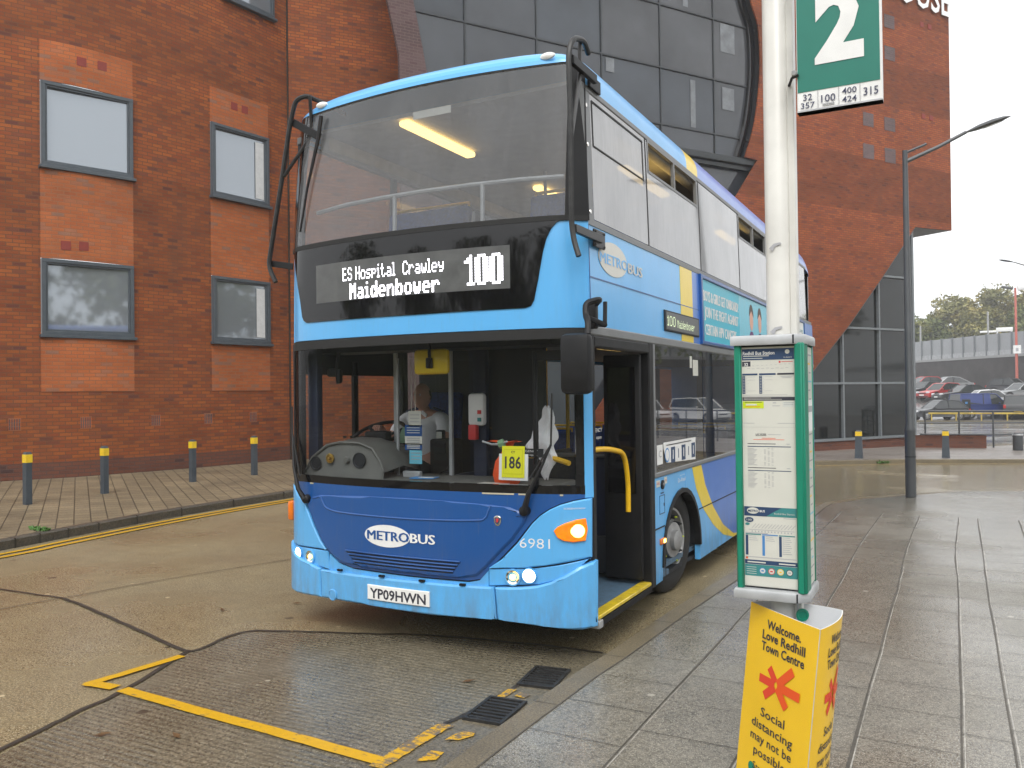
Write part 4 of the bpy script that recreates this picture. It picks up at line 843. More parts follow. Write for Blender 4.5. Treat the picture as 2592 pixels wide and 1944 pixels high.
b = B(); b.bx(.80, .835, .16, .19, .32, 2.10, mBLK, .006); b.bx(1.20, 1.235, .16, .19, .32, 2.10, mBLK, .006); b.bx(.835, 1.2, .16, .19, .32, .42, mBLK); b.bx(.835, 1.2, .16, .19, 2.03, 2.1, mBLK); b.add([(.835, .175, .42), (1.2, .175, .42), (1.2, .175, 2.03), (.835, .175, 2.03)], [[0, 1, 2, 3]], mCLR); dl = b.build('door_leaf', bus)
q = flat((.655, .168, 1.35), (1, 0, 0), (0, 0, 1)); b = B(); b.rect(.0, .0, .225, .062, q, .004, .004, mSKIN); b.text('EMERGENCY', .012, .036, .017, q, .006, mWHITE, width=.17); b.text('push to open', .012, .011, .015, q, .006, mWHITE, width=.165); b.build('emergency_label', dl)
q = flat((1.17, .70, 1.47), (0, 1, 0), (0, 0, 1)); b = B(); b.text('EMERGENCY', -.45, .05, .03, q, .006, mWHITE, width=.28); b.text('push to open', -.45, .0, .028, q, .006, mWHITE, width=.27); b.build('emergency_label', dl)
b = B(); b.tube(rnd([(1.15, .20, 1.40), (1.15, .70, 1.385), (1.15, 1.06, 1.33), (1.15, 1.14, 1.10), (1.15, 1.135, .86)], .18, 6), .021, mYRAIL, 10); b.tube([(.60, .5, 1.335), (.80, .5, 1.32), (.95, .45, 1.29)], .020, mYRAIL, 8); b.build('yellow_grab_rail', bus)
b = B(); b.bx(.30, .34, 1.0, 1.9, .32, 1.30, mNAVYI, .01); b.bx(.34, 1.18, 1.34, 1.38, .62, 1.30, mNAVYI, .01); b.bx(.34, 1.18, 1.30, 1.40, .32, .62, mSKIN, .01); b.build('luggage_panel', bus)
b = B(); b.bx(.5, 1.05, 1.395, 1.405, 1.06, 1.10, mALU); b.tube([(.42, 1.33, 1.28), (1.1, 1.33, 1.28)], .016, mGRY, 8); b.tube([(.3, 1.9, .3), (.3, 1.9, 2.3)], .018, mYRAIL, 8); b.tube([(-.25, 2.6, .3), (-.25, 2.6, 2.3)], .018, mYRAIL, 8); b.build('grab_pole', bus)
# --- wheels
def wheel(cx, cy, r, yaw_, sgn):
    b = B(); ax = Vector((math.cos(yaw_), -math.sin(yaw_), 0))*sgn; c = Vector((cx, cy, r))
    b.lathe([(r*.6, -.26), (r*.93, -.26), (r, -.22), (r, -.04), (r*.95, -.01), (r*.84, .006), (r*.66, .0), (r*.60, -.02)], c, ax, mTYRE, 36)
    for k in range(4): b.lathe([(r+.001, -.06-k*.045), (r-.008, -.065-k*.045), (r-.008, -.072-k*.045), (r+.001, -.077-k*.045)], c, ax, mRUB, 36)
    o = b.build('wheel', bus)
    b = B(); b.lathe([(r*.62, -.03), (r*.60, .004), (r*.56, .0), (r*.52, -.06), (r*.34, -.05), (r*.33, .03), (r*.20, .035), (r*.19, .075), (r*.12, .085), (0, .085)], c, ax, mRIM, 32)
    t = ax.cross(Vector((0, 0, 1))); b.build('rim', o); b = B()
    for k in range(10): a = 2*math.pi*k/10; q = c+(t*math.cos(a)+Vector((0, 0, 1))*math.sin(a))*r*.43; b.lathe([(.020, -.05), (.018, .015), (0, .018)], q, ax, mSKIN, 7); b.lathe([(.009, .017), (.007, .035), (0, .036)], q+Vector((0, 0, .0)), ax, mLIME if k % 2 else mIRON, 6)
    b.build('wheel_nuts', o)
wheel(1.165, AF, .475, .14, 1); wheel(-1.21, AF, .475, .10, -1); wheel(1.225, AR, .475, 0, 1); wheel(-1.23, AR, .475, 0, -1)
# --- offside, rear, floor, ceilings
b = B(); b.rect(-10.38, .22, -.07, 1.10, OM, 0, .05, mLB); b.rect(-10.4, 2.22, -.07, 2.95, OM, 0, .05, mLB, 0, .17); b.rect(-10.3, 3.85, -.09, 3.91, OM, .006, .05, mGRY)
for y in (.10, 1.55, 3.1, 4.7, 6.3, 7.9, 9.5): b.rect(-y-.045, 1.10, -y+.045, 2.22, OM, -.002, .05, mSKIN)
for y in (.12, 1.385, 2.985, 4.70, 6.40, 8.15, 9.75): b.rect(-y-.03, 2.95, -y+.03, 3.86, OM, -.002, .04, mSKIN, 0, .17)
b.rect(-.86, 1.35, -.80, 2.1, OM, .002, .03, mBLK); b.rect(-1.55, 1.98, -.10, 2.22, OM, -.003, .03, mBLK); b.build('offside_panel', bus)
for y0, y1 in ((.10, 1.55), (1.55, 3.1), (3.1, 4.7), (4.7, 6.3), (6.3, 7.9), (7.9, 9.5)): B().rect(-y1, 1.10, -y0, 2.22, OM, -.012, 0, mWS).build('offside_window', bus)
mOUP = glass('misted offside glass', (.82, .84, .84), .9, .05, fog=.18, fogcol=.4)
for y0, y1 in zip(ue, ue[1:]): B().rect(-y1, 2.97, -y0, 3.86, OM, -.01, 0, mOUP, 0, .17).build('offside_window', bus)
b = B(); b.bx(-1.27, 1.235, 10.30, 10.34, .3, 2.95, mIN); b.bx(-1.25, 1.22, 10.28, 10.32, 3.0, 3.85, mGLOSSBLK); b.bx(-1.26, 1.23, 10.30, 10.345, 2.95, 3.0, mIN); b.build('rear_panel', bus)
b = B(); b.bx(-1.25, 1.2, .30, 10.2, .20, .236, mSKIN); b.bx(-.6, .6, 1.4, 10, .14, .2, mSKIN); b.bx(-1.2, 1.2, .0, .3, .25, .30, mSKIN); b.build('chassis', bus)
b = B(); b.bx(-1.27, 1.235, .10, 10.28, 2.30, 2.42, mNAVYI); b.build('upper_floor', bus)
b = B(); b.bx(-1.22, 1.19, .22, 10.1, 3.955, 3.985, mCEIL); b.bx(-1.22, -1.12, .30, 10, 3.84, 3.96, mCEIL, .02); b.bx(1.09, 1.19, .30, 10, 3.84, 3.96, mCEIL, .02); b.build('upper_ceiling', bus)
b = B(); b.bx(-1.26, 1.225, .25, 10.2, 2.26, 2.29, M('lower ceiling', (.10, .10, .10), .6)); b.build('lower_ceiling', bus)
for y0, y1 in ((.24, 1.28), (2.6, 3.6), (4.8, 5.8)): B().bx(-.38, -.28, y0, y1, 3.90, 3.95, mTUBEL, .02).build('saloon_light', bus)
for y0, y1 in ((1.6, 2.8), (4.9, 5.8)): B().bx(.92, 1.02, y0, y1, 3.70, 3.74, mTUBEL, .015).build('saloon_light', bus)
B().bx(.30, .50, 2.6, 3.3, 2.235, 2.258, mTUBEL, .01).build('saloon_light', bus)
b = B(); b.tube([FM(-1.2, 3.30, -.16)]+[FM(x, 3.315, -.16) for x in (-.8, -.4, 0, .4, .8)]+[FM(1.15, 3.31, -.16)], .018, mALU, 8)
for x in (-.275, .5): b.tube([FM(x, 3.31, -.16), FM(x, 2.5, -.17)], .016, mALU, 8)
b.tube([(-.04, 2.2, 2.42), (-.04, 2.2, 3.96)], .018, mALU, 8); b.build('upper_handrail', bus)
b = B(); q = flat((-.09, .02, 3.845), (1, 0, 0), (0, 0, 1)); b.rect(0, 0, .33, .055, q, 0, .003, mPAPER); b.build('glass_notice', bus)
b = B(); b.tube([(.56, 1.55, 2.9), (.56, 1.5, 3.4), (.62, 1.5, 3.44), (.68, 1.5, 3.4), (.68, 1.55, 2.9)], .02, mRED, 8); b.build('red_seat_rail', bus)
def seat(x, y, z, w_=.86):
    b = B(); b.box((x, y+.2, z+.42), (w_, .42, .10), mSEAT, None, .03); b.box((x, y+.44, z+.74), (w_, .09, .62), mSEAT, Matrix.Rotation(-.14, 3, 'X'), .03); o = b.build('seat', bus)
    b = B(); b.tube([(x-w_/2+.03, y+.47, z+.5), (x-w_/2+.03, y+.50, z+1.08), (x+w_/2-.03, y+.50, z+1.08), (x+w_/2-.03, y+.47, z+.5)], .016, mYRAIL, 6); b.bx(x-.05, x+.05, y+.1, y+.4, z, z+.38, mGRY); b.build('seat_frame', o)
for y in (.75, 1.6, 2.45, 3.3, 4.2): seat(-.74, y, 2.42); seat(.72, y, 2.42)
for y in (3.0, 3.9, 4.8): seat(-.76, y, .32); seat(.74, y, .32)
# --- cab
b = B()
prof = [(-1.27, 1.20), (-1.20, 1.30), (-1.05, 1.40), (-.92, 1.425), (-.72, 1.42), (-.60, 1.38), (-.52, 1.28), (-.49, 1.20)]
vs = [(x, .16, z) for x, z in prof]+[(x, .42, z+.035) for x, z in prof]+[(x, .66, z-.02) for x, z in prof]
n = len(prof); b.add(vs, [[j*n+k, j*n+k+1, (j+1)*n+k+1, (j+1)*n+k] for j in range(2) for k in range(n-1)], mDASH); b.add(vs[:n]+[(-.47, .10, 1.10), (-1.28, .10, 1.10)], [list(range(n+2))[::-1]], mDASH)
b.bx(-1.29, .90, .02, .70, 1.06, 1.15, mDASH, .02); b.bx(.88, 1.2, .03, .14, 1.06, 1.15, mDASH, .02); b.bx(-1.27, -.1, .3, .8, .3, 1.06, mNAVYI); b.tube([(x, .155, z+.004) for x, z in prof], .012, mDASH, 6); b.tube([(x, YF(x, 1.18)+.05, 1.155) for x in (-1.25, -.9, -.5, 0, .5, .9, 1.17)], .016, mDASH, 6); da = b.build('dashboard', bus)
b = B()
for x, z, r in ((-1.16, 1.255, .055), (-.72, 1.29, .062)): b.lathe([(r, 0), (r, .008), (r-.007, .008), (r-.012, .002), (0, .002)], (x, .148, z), (0, -1, 0), mSKIN, 24)
b.lathe([(.03, 0), (.022, .018), (0, .02)], (-.845, .148, 1.29), (0, -1, 0), mDASH, 16); b.build('air_vent', da)
B().lathe([(.038, 0), (.040, .012), (.028, .014), (.026, .006), (.014, .008), (.010, .03), (0, .034)], (-1.01, .15, 1.30), (0, -1, 0), M('brass bezel', (.45, .28, .06), .25, metal=.8), 20).build('brass_knob', da)
b = B()
for k in range(6): b.box((-1.10+.05*k, .44+.03*(k % 2), 1.455), (.028, .02, .02), mBLK, None, .004)
b.box((-.80, .50, 1.46), (.22, .10, .09), mBLK, None, .02); b.box((-.80, .56, 1.475), (.18, .01, .06), mSKIN); b.build('instrument_binnacle', da)
b = B(); b.box((-.21, .30, 1.158), (.20, .12, .006), mBLUEP, Matrix.Rotation(.2, 3, 'Z')); b.box((-.18, .29, 1.163), (.12, .05, .003), mPAPER, Matrix.Rotation(.2, 3, 'Z')); b.box((.50, .12, 1.157), (.22, .09, .008), mPAPER, Matrix.Rotation(-.1, 3, 'Z')); b.build('leaflets', da)
b = B(); b.box((-.36, .86, 1.28), (.20, .22, .30), mBLK, None, .02); b.box((-.36, .74, 1.36), (.14, .01, .08), mSKIN); b.tube(rnd([(-.30, .80, 1.3), (-.24, .72, 1.2), (-.26, .6, 1.16)], .05), .008, mBLK, 5); b.build('ticket_machine', bus)
b = B(); b.add([(-.74, .66, 1.40), (-.56, .60, 1.40), (-.54, .70, 1.52), (-.73, .76, 1.53)], [[0, 1, 2, 3]], M('green screen paper', (.20, .34, .22), .6)); b.build('running_sheet', da)
b = B(); c = Vector((-.98, .76, 1.47)); ax = Vector((0, -.45, 1)).normalized(); tx = Vector((1, 0, 0)); ty = ax.cross(tx)
ringp = [c+(tx*math.cos(a)+ty*math.sin(a))*.225 for a in [2*math.pi*k/28 for k in range(29)]]; b.tube(ringp, .017, mBLK, 8)
for a in (.5, 2.6, 4.7): b.tube([c-ax*.05, c+(tx*math.cos(a)+ty*math.sin(a))*.22], .014, mBLK, 6)
b.lathe([(.06, -.08), (.065, -.03), (0, -.02)], c, ax, mBLK, 14); b.tube([c-ax*.05, c-ax*.4], .035, mBLK, 8); b.build('steering_wheel', bus)
b = B(); b.add([(-.70, .62, 1.15), (-.16, .62, 1.15), (-.16, .62, 2.12), (-.70, .62, 2.12)], [[0, 1, 2, 3]], mCLR)
b.add([(-.16, .62, 1.15), (-.16, 1.7, 1.15), (-.16, 1.7, 2.12), (-.16, .62, 2.12)], [[0, 1, 2, 3]], mCLR)
for x, y in ((-.70, .62), (-.16, .62), (-.16, 1.7)): b.bx(x-.014, x+.014, y-.014, y+.014, 1.12, 2.2, mALU)
b.bx(-.18, -.14, .62, 1.7, .4, 1.15, mNAVYI); b.box((-.39, .40, 1.17), (.16, .05, .05), mALU, None, .006); b.bx(-.57, -.552, .44, .458, 1.15, 2.1, mALU); b.build('cab_screen', bus)
b = B(); b.box((-.065, .20, 2.05), (.31, .05, .19), mYE, None, .03); mr = b.build('interior_mirror', bus); b = B(); b.box((-.065, .165, 2.04), (.055, .03, .08), mBLK, None, .01); b.tube([(-.065, .17, 2.07), (-.065, .16, 2.2)], .012, mBLK, 6); b.build('mirror_bracket', mr)
b = B()
for x, z, w_, h, m in ((-.39, 1.61, .12, .125, mPAPER), (-.405, 1.515, .165, .09, mDB), (-.405, 1.435, .165, .07, mPAPER), (-.405, 1.385, .165, .055, mDB), (-.385, 1.307, .12, .115, mAD2)):
    b.box((x, .44, z), (w_, .002, h), m)
    for k in range(3): b.box((x, .438, z+h*(.25-.22*k)), (w_*.75, .001, .006), mGREYINK if m in (mPAPER, mAD2) else mPAPER)
b.tube([(-.42, .44, 2.1), (-.42, .44, 1.67)], .003, mPAPER, 4); b.tube([(-.385, .44, 2.1), (-.385, .44, 1.67)], .003, mPAPER, 4); b.build('cab_notices', bus)
b = B(); b.box((.085, .62, 1.68), (.15, .07, .26), mWHITE, None, .03); b.box((.06, .60, 1.50), (.07, .06, .12), mRED, None, .01); b.box((.125, .58, 1.66), (.03, .01, .03), mRED); b.box((.125, .58, 1.60), (.03, .01, .03), mTEAL); b.build('ticket_reader', bus)
b = B(); b.bx(.02, .14, .66, .72, .3, 2.26, mNAVYI, .01); b.bx(.15, .62, .74, .78, 1.15, 2.26, mSKIN); b.bx(-1.26, -1.16, .17, .24, 1.10, 2.22, mNAVYI, .01); b.bx(-1.24, .9, .25, .6, 2.15, 2.26, mSKIN); b.bx(-.60, -.45, 1.65, 1.75, .3, 2.26, mNAVYI); b.bx(-1.25, -.15, 1.78, 1.84, .3, 2.26, mSKIN); b.build('cab_bulkhead', bus)
b = B(); b.tube(rnd([(-1.0, .25, 2.15), (-1.0, .22, 2.02), (-.98, .22, 1.9)], .03), .016, mBLK, 6); b.box((-.99, .24, 1.96), (.05, .05, .12), mBLK, None, .02); b.box((-1.05, .24, 1.99), (.10, .06, .07), mBLK, None, .02); b.build('cab_mirror', bus)
b = B(); b.box((-.93, 1.62, 1.45), (.50, .10, .75), mSEAT, Matrix.Rotation(-.12, 3, 'X'), .04); b.box((-.93, 1.38, 1.02), (.5, .5, .12), mSEAT, None, .04); b.bx(-1.1, -.76, 1.2, 1.6, .32, .97, mSKIN); b.build('driver_seat', bus)
# --- wipers, mirror, guards
for pts, bl in (([(-1.045, 1.00, .05), (-1.09, 1.08, .075), (-1.16, 1.25, .06), (-1.235, 1.50, .035), (-1.262, 1.72, .03)], .5), ([(.867, 1.015, .05), (.905, 1.13, .075), (.985, 1.30, .06), (1.05, 1.46, .035), (1.06, 1.80, .03)], .5)):
    P_ = [FM(*p) for p in pts]; b = B(); b.tube(P_[:3], [.024, .018, .011], mBLK, 8); b.tube(P_[2:4], [.010, .008], mBLK, 6); b.lathe([(.034, -.03), (.034, .02), (.02, .032), (0, .034)], FM(pts[0][0], pts[0][1], .03), FM(0, 1, 1)-FM(0, 1, 0), mBLK, 14)
    o = b.build('wiper', bus); b = B(); a = P_[2].lerp(P_[3], .2); b.tube([P_[1]+Vector((0, .02, .1)), P_[3], P_[4]], .007, mRUB, 5); b.build('wiper_blade', o)
b = B(); b.box((1.325, -.26, 1.985), (.205, .115, .385), mBLK, None, .04); mi = b.build('door_mirror', bus)
b = B(); b.tube(rnd([(1.385, -.22, 2.17), (1.372, -.18, 2.26), (1.34, -.14, 2.30), (1.33, -.12, 2.38), (1.40, -.04, 2.41), (1.33, .08, 2.40)], .04), .021, mBLK, 8); b.tube([(1.34, -.14, 2.29), (1.44, -.06, 2.24), (1.33, .08, 2.26)], .018, mBLK, 8); b.box((1.30, .08, 2.33), (.06, .06, .20), mBLK, None, .01); b.tube([(1.44, -.06, 2.24), (1.44, -.05, 2.39)], .014, mBLK, 6); b.build('mirror_arm', mi)
b = B(); b.box((1.325, -.198, 1.985), (.17, .006, .34), mGLOSSBLK, None, .002); b.build('mirror_glass', mi)
b = B(); b.tube([(p.x, p.y, p.z) for p in rnd([(1.335, -.23, 2.67), (1.298, -.22, 2.78), (1.284, -.22, 2.89), (1.287, -.22, 3.5), (1.277, -.22, 3.98), (1.29, -.18, 4.09), (1.30, -.02, 4.14), (1.275, .12, 4.10)], .10, 5)], .019, mTUBE, 8)
b.tube([(1.285, -.2, 3.98), (1.30, .02, 3.96)], .010, mTUBE, 6); b.tube([(1.285, -.22, 3.40), (1.265, .02, 3.98)], .013, mTUBE, 6); b.tube([(1.275, -.03, 3.95), (1.28, -.03, 4.13)], .014, mTUBE, 6)
b.tube([(1.268, .0, 3.98), (1.285, -.21, 3.42)], .012, mTUBE, 6)
b.box((1.29, .0, 3.945), (.035, .40, .06), mBLK, None, .004); b.box((1.255, .27, 3.94), (.02, .20, .09), mBLK, None, .004); b.box((1.30, .02, 2.855), (.03, .46, .055), mTUBE, None, .004); b.box((1.288, .24, 2.855), (.014, .2, .12), mTUBE, None, .003)
for y, z in ((.16, 2.90), (.32, 2.90), (.16, 2.81), (.32, 2.81)): b.lathe([(.010, 0), (.008, .006), (0, .008)], (1.296, y, z), (1, 0, 0), mIRON, 7)
b.build('branch_guard', bus)
b = B(); b.tube([(p.x, p.y, p.z) for p in rnd([(-1.418, -.02, 2.729), (-1.475, -.02, 2.826), (-1.490, -.02, 2.893), (-1.344, -.02, 3.552), (-1.25, -.02, 4.00), (-1.19, -.02, 4.17), (-1.10, .0, 4.20), (-1.0, .1, 4.15), (-.93, .28, 4.10)], .10, 5)], .019, mTUBE, 8)
b.tube([(-1.322, -.02, 3.576), (-1.102, .06, 3.893)], .014, mTUBE, 6); b.tube([(-1.06, .0, 4.19), (-1.087, .05, 3.93)], .014, mTUBE, 6)
b.box((-1.10, .0, 3.925), (.32, .014, .06), mBLK, Matrix.Rotation(.53, 3, 'Y'), .003); b.box((-1.37, .0, 2.866), (.24, .014, .05), mBLK, Matrix.Rotation(.18, 3, 'Y'), .003); b.tube([(-.93, -.02, 4.0), (-.952, -.03, 3.83), (-1.052, -.05, 3.44), (-1.12, -.06, 3.1)], [.016, .016, .010, .008], mBLK, 6); b.build('branch_guard', bus)

# ================================================================== THINGS IN THE BUS WINDOW
t = thing('route_card', (.70, .0, 1.2), 'yellow route card numbered 186 in a white holder behind the windscreen', 'card')
q = flat((.585, .045, 1.195), (1, .04, 0), (0, .06, 1)); b = B(); b.rect(0, 0, .225, .185, q, 0, .006, mWHITE, bev=.002); b.build('holder', t)
b = B(); b.rect(.025, .02, .200, .24, q, .004, .002, mLIME if False else M('card yellow', (.82, .80, .02), .4, var=.03)); cdo = b.build('card_sheet', t)
b = B(); b.text('186', .112, .085, .085, q, .0055, mINK, width=.125, align='c', bold=.02); b.text('CY', .112, .190, .017, q, .0055, mINK, align='c', bold=.02)
for r in ((.04, .045, .185, .047), (.04, .215, .185, .217), (.04, .045, .042, .217), (.183, .045, .185, .217)): b.rect(*r, q, .0055, .001, M('card rule', (.5, .48, .02), .5, var=0) if 'card rule' not in MATS else MATS['card rule'])
b.build('card_lettering', cdo)
t = thing('orange_bag', (.5, .2, 1.15), 'crumpled orange carrier bag on the dashboard beside the route card', 'bag')
b = B(); r2 = random.Random(3); vs = []; K_ = 12
for j, (z, ra) in enumerate(((1.15, .075), (1.22, .085), (1.31, .07), (1.37, .05), (1.41, .02), (1.45, .06), (1.46, .10))):
    for k in range(K_): a = 2*math.pi*k/K_; rr_ = ra*(1+r2.uniform(-.3, .3)); vs.append((.56+rr_*math.cos(a)*1.25-.03*(j > 4), .24+rr_*math.sin(a)*.7, z+r2.uniform(-.012, .012)))
b.add(vs, [[j*K_+k, j*K_+(k+1) % K_, (j+1)*K_+(k+1) % K_, (j+1)*K_+k] for j in range(6) for k in range(K_)], mORANGE); b.build('bag_body', t)
b = B(); b.tube([(.37, .2, 1.455), (.46, .18, 1.435), (.55, .16, 1.44), (.60, .15, 1.46)], .008, mALU, 5); b.lathe([(.0, -.03), (.035, -.02), (.035, .02), (0, .03)], (.545, .17, 1.44), (1, .3, .4), M('green twine', (.16, .28, .16), .7), 8); b.build('tie', t)
b = B(); r2 = random.Random(5); vs = []; NC = 36  # white shape whose identity is unclear, modelled with draped folds
prof = crv([(1.70, .775, .022), (1.66, .765, .040), (1.60, .75, .050), (1.53, .74, .072), (1.45, .70, .098), (1.40, .695, .105), (1.34, .735, .078), (1.28, .755, .046), (1.22, .748, .034), (1.165, .735, .016)], 4)
for z, x, ra in [tuple(p) for p in prof]:
    for k in range(NC):
        a = 2*math.pi*k/NC; rr_ = ra*(1+.20*math.sin(5*a+z*9)+.12*math.sin(9*a-z*21)+.10*math.sin(3*a+z*30)+r2.uniform(-.03, .03)); vs.append((x+rr_*math.cos(a)+.01*math.sin(z*40), .50+rr_*.55*math.sin(a), z+.012*math.sin(4*a)))
b.add(vs, [[j*NC+k, j*NC+(k+1) % NC, (j+1)*NC+(k+1) % NC, (j+1)*NC+k][::-1] for j in range(len(prof)-1) for k in range(NC)], mSHIRT)
tag(b.build('white_shape'), 'crumpled white shape hanging inside the bus by the door', 'unknown_object')
# driver: continuous skinned body
def skin(name, nodes, edges, mat, parent=None, sub=2):
    me = bpy.data.meshes.new(name); me.from_pydata([n_[0] for n_ in nodes], edges, []); o = bpy.data.objects.new(name, me); COL.objects.link(o)
    sk = o.modifiers.new('s', 'SKIN'); sk.use_smooth_shade = True; o.modifiers.new('u', 'SUBSURF').levels = sub
    for i, n_ in enumerate(nodes): r_ = n_[1]; me.skin_vertices[0].data[i].radius = r_ if isinstance(r_, tuple) else (r_, r_)
    me.skin_vertices[0].data[0].use_root = True
    dg = bpy.context.evaluated_depsgraph_get(); dg.update(); m2 = bpy.data.meshes.new_from_object(o.evaluated_get(dg)); bpy.data.objects.remove(o)
    m2.materials.clear(); m2.materials.append(mat); o = bpy.data.objects.new(name, m2); COL.objects.link(o)
    for p_ in m2.polygons: p_.use_smooth = True
    if parent: o.parent = parent; o.matrix_parent_inverse = parent.matrix_world.inverted()
    return o
dx, dy = -.93, 1.40
LSH, RSH = Vector((dx+.20, dy, 1.585)), Vector((dx-.20, dy, 1.585))
LEL, REL = Vector((-.60, 1.22, 1.37)), Vector((-1.20, 1.20, 1.38)); LW, RW = Vector((-.46, .98, 1.405)), Vector((-1.14, .98, 1.52))
nodes = [((dx, dy, 1.10), (.15, .12)), ((dx, dy, 1.25), (.15, .12)), ((dx, dy, 1.45), (.16, .11)), ((dx, dy, 1.58), (.11, .08)), ((dx, dy-.01, 1.655), .055), ((dx, dy-.03, 1.70), .055),
         (LSH, .068), (LEL, .048), (LW, .032), (RSH, .068), (REL, .048), (RW, .032), ((dx+.1, dy-.25, 1.10), .085), ((dx+.13, dy-.45, 1.09), .07), ((dx+.13, dy-.5, .75), .055), ((dx-.1, dy-.25, 1.10), .085), ((dx-.13, dy-.45, 1.09), .07), ((dx-.13, dy-.5, .75), .055)]
edges_ = [(0, 1), (1, 2), (2, 3), (3, 4), (4, 5), (3, 6), (6, 7), (7, 8), (3, 9), (9, 10), (10, 11), (0, 12), (12, 13), (13, 14), (0, 15), (15, 16), (16, 17)]
body = skin('person', nodes, edges_, mSKINP)
# head + hands joined into the same mesh
bm = bmesh.new(); bm.from_mesh(body.data)
h = bmesh.new(); bmesh.ops.create_uvsphere(h, u_segments=24, v_segments=18, radius=1)
for v in h.verts:
    x, y, z = v.co
    wq = 1-.22*max(0, -z-.2); X = x*.078*wq; Y = y*.098; Z = z*.122
    if y < 0:
        Y *= .92
        Y -= .026*math.exp(-((x/.16)**2+((z+.12)/.22)**2)); Y += .010*(math.exp(-(((x-.38)/.2)**2+((z-.12)/.14)**2))+math.exp(-(((x+.38)/.2)**2+((z-.12)/.14)**2)))
        Y -= .008*math.exp(-((x/.5)**2+((z-.30)/.12)**2)); Y += .007*math.exp(-((x/.3)**2+((z+.46)/.05)**2)); Y -= .008*math.exp(-((x/.3)**2+((z+.78)/.15)**2))
    X += .014*(1 if x > 0 else -1)*math.exp(-(((abs(x)-1)/.16)**2+((y-.1)/.16)**2+((z+.05)/.2)**2))
    v.co = Vector((X, Y, Z)) @ Matrix.Rotation(.12, 3, 'X') + Vector((dx, dy-.05, 1.785))
tmp = bpy.data.meshes.new('h'); h.to_mesh(tmp); bm.from_mesh(tmp); h.free()
bm.to_mesh(body.data); bm.free()
for p_ in body.data.polygons: p_.use_smooth = True
def finger_hand(w_, fwd, up, curl):
    side = fwd.cross(up).normalized(); out = [(w_, .026), (w_+fwd*.05, (.036, .018)), (w_+fwd*.085, (.038, .016))]; ed = [(0, 1), (1, 2)]
    for k, L in enumerate((.068, .078, .072, .056)):
        base = w_+fwd*.09+side*(.027-.018*k); i = len(out); out.append((base, .0095)); ed.append((2, i)); d_ = fwd.copy(); p_ = base
        for j in range(3): d_ = (d_ - up*curl*(.5+.3*j)).normalized(); p_ = p_+d_*L/2.6; out.append((p_, .0088-.0008*j)); ed.append((len(out)-2, len(out)-1))
    i = len(out); out.append((w_+fwd*.035+side*.038, .011)); ed.append((1, i)); out.append((w_+fwd*.065+side*.056-up*.012, .0098)); ed.append((i, i+1)); out.append((w_+fwd*.092+side*.05-up*.028, .0088)); ed.append((i+1, i+2))
    return skin('hand', out, ed, mSKINP, None, 1)
hs_ = [finger_hand(LW, Vector((.35, -.85, -.1)).normalized(), Vector((0, .1, 1)).normalized(), .9), finger_hand(RW, Vector((.35, -.9, .05)).normalized(), Vector((0, .1, 1)).normalized(), 1.0)]
bm = bmesh.new(); bm.from_mesh(body.data)
for o in hs_: bm.from_mesh(o.data); bpy.data.objects.remove(o)
bm.to_mesh(body.data); bm.free()
tag(body, 'seated bus driver in a white short-sleeved shirt seen through the windscreen', 'person')
sh = skin('shirt', [((dx, dy, 1.12), (.165, .135)), ((dx, dy, 1.25), (.168, .138)), ((dx, dy, 1.45), (.175, .128)), ((dx, dy, 1.585), (.118, .088)), ((dx, dy-.005, 1.635), .068), (LSH, .080), (LSH.lerp(LEL, .8), .068), (RSH, .080), (RSH.lerp(REL, .8), .068)], [(0, 1), (1, 2), (2, 3), (3, 4), (3, 5), (5, 6), (3, 7), (7, 8)], mSHIRT, body)
skin('trousers', [((dx, dy, 1.12), (.168, .138)), ((dx, dy-.1, 1.08), (.17, .12)), ((dx+.1, dy-.25, 1.10), .098), ((dx+.13, dy-.45, 1.09), .083), ((dx+.13, dy-.5, .75), .068), ((dx-.1, dy-.25, 1.10), .098), ((dx-.13, dy-.45, 1.09), .083), ((dx-.13, dy-.5, .75), .068)], [(0, 1), (1, 2), (2, 3), (3, 4), (1, 5), (5, 6), (6, 7)], mTROU, body)
b = B()
for sx in (-1, 1):
    b.box((dx+sx*.15, dy, 1.662), (.12, .055, .012), mNAVY, Matrix.Rotation(sx*.30, 3, 'Y'), .004); b.box((dx+sx*.045, dy-.085, 1.625), (.07, .012, .035), mSHIRT, Matrix.Rotation(sx*.6, 3, 'Y'), .004)
b.build('shirt_trim', body)
b = B()
for sx in (-1, 1): b.lathe([(0, -.009), (.009, 0), (0, .009)], (dx+sx*.030, dy-.128, 1.802), (0, 1, 0), mWHITE, 10); b.lathe([(.0045, 0), (0, .002)], (dx+sx*.030, dy-.137, 1.802), (0, -1, 0), mINK, 8)
b.build('eyes', body)
h = bmesh.new(); bmesh.ops.create_uvsphere(h, u_segments=20, v_segments=14, radius=1)
bmesh.ops.delete(h, geom=[v for v in h.verts if v.co.z < -.25 or v.co.y < -.05 or (v.co.z > .55)], context='VERTS')
for v in h.verts: v.co = Vector((v.co.x*.083, v.co.y*.103, v.co.z*.125))+Vector((dx, dy-.047, 1.785))
B().bm(h, mHAIR).build('hair', body)
B().box((-.44, .90, 1.435), (.075, .05, .13), mBLK, None, .012).box((-.44, .873, 1.445), (.055, .004, .08), mPAPER).build('handheld_device', None)
tag(bpy.data.objects['handheld_device'], 'small black handheld device with pale screen in the driver\'s hand', 'device')

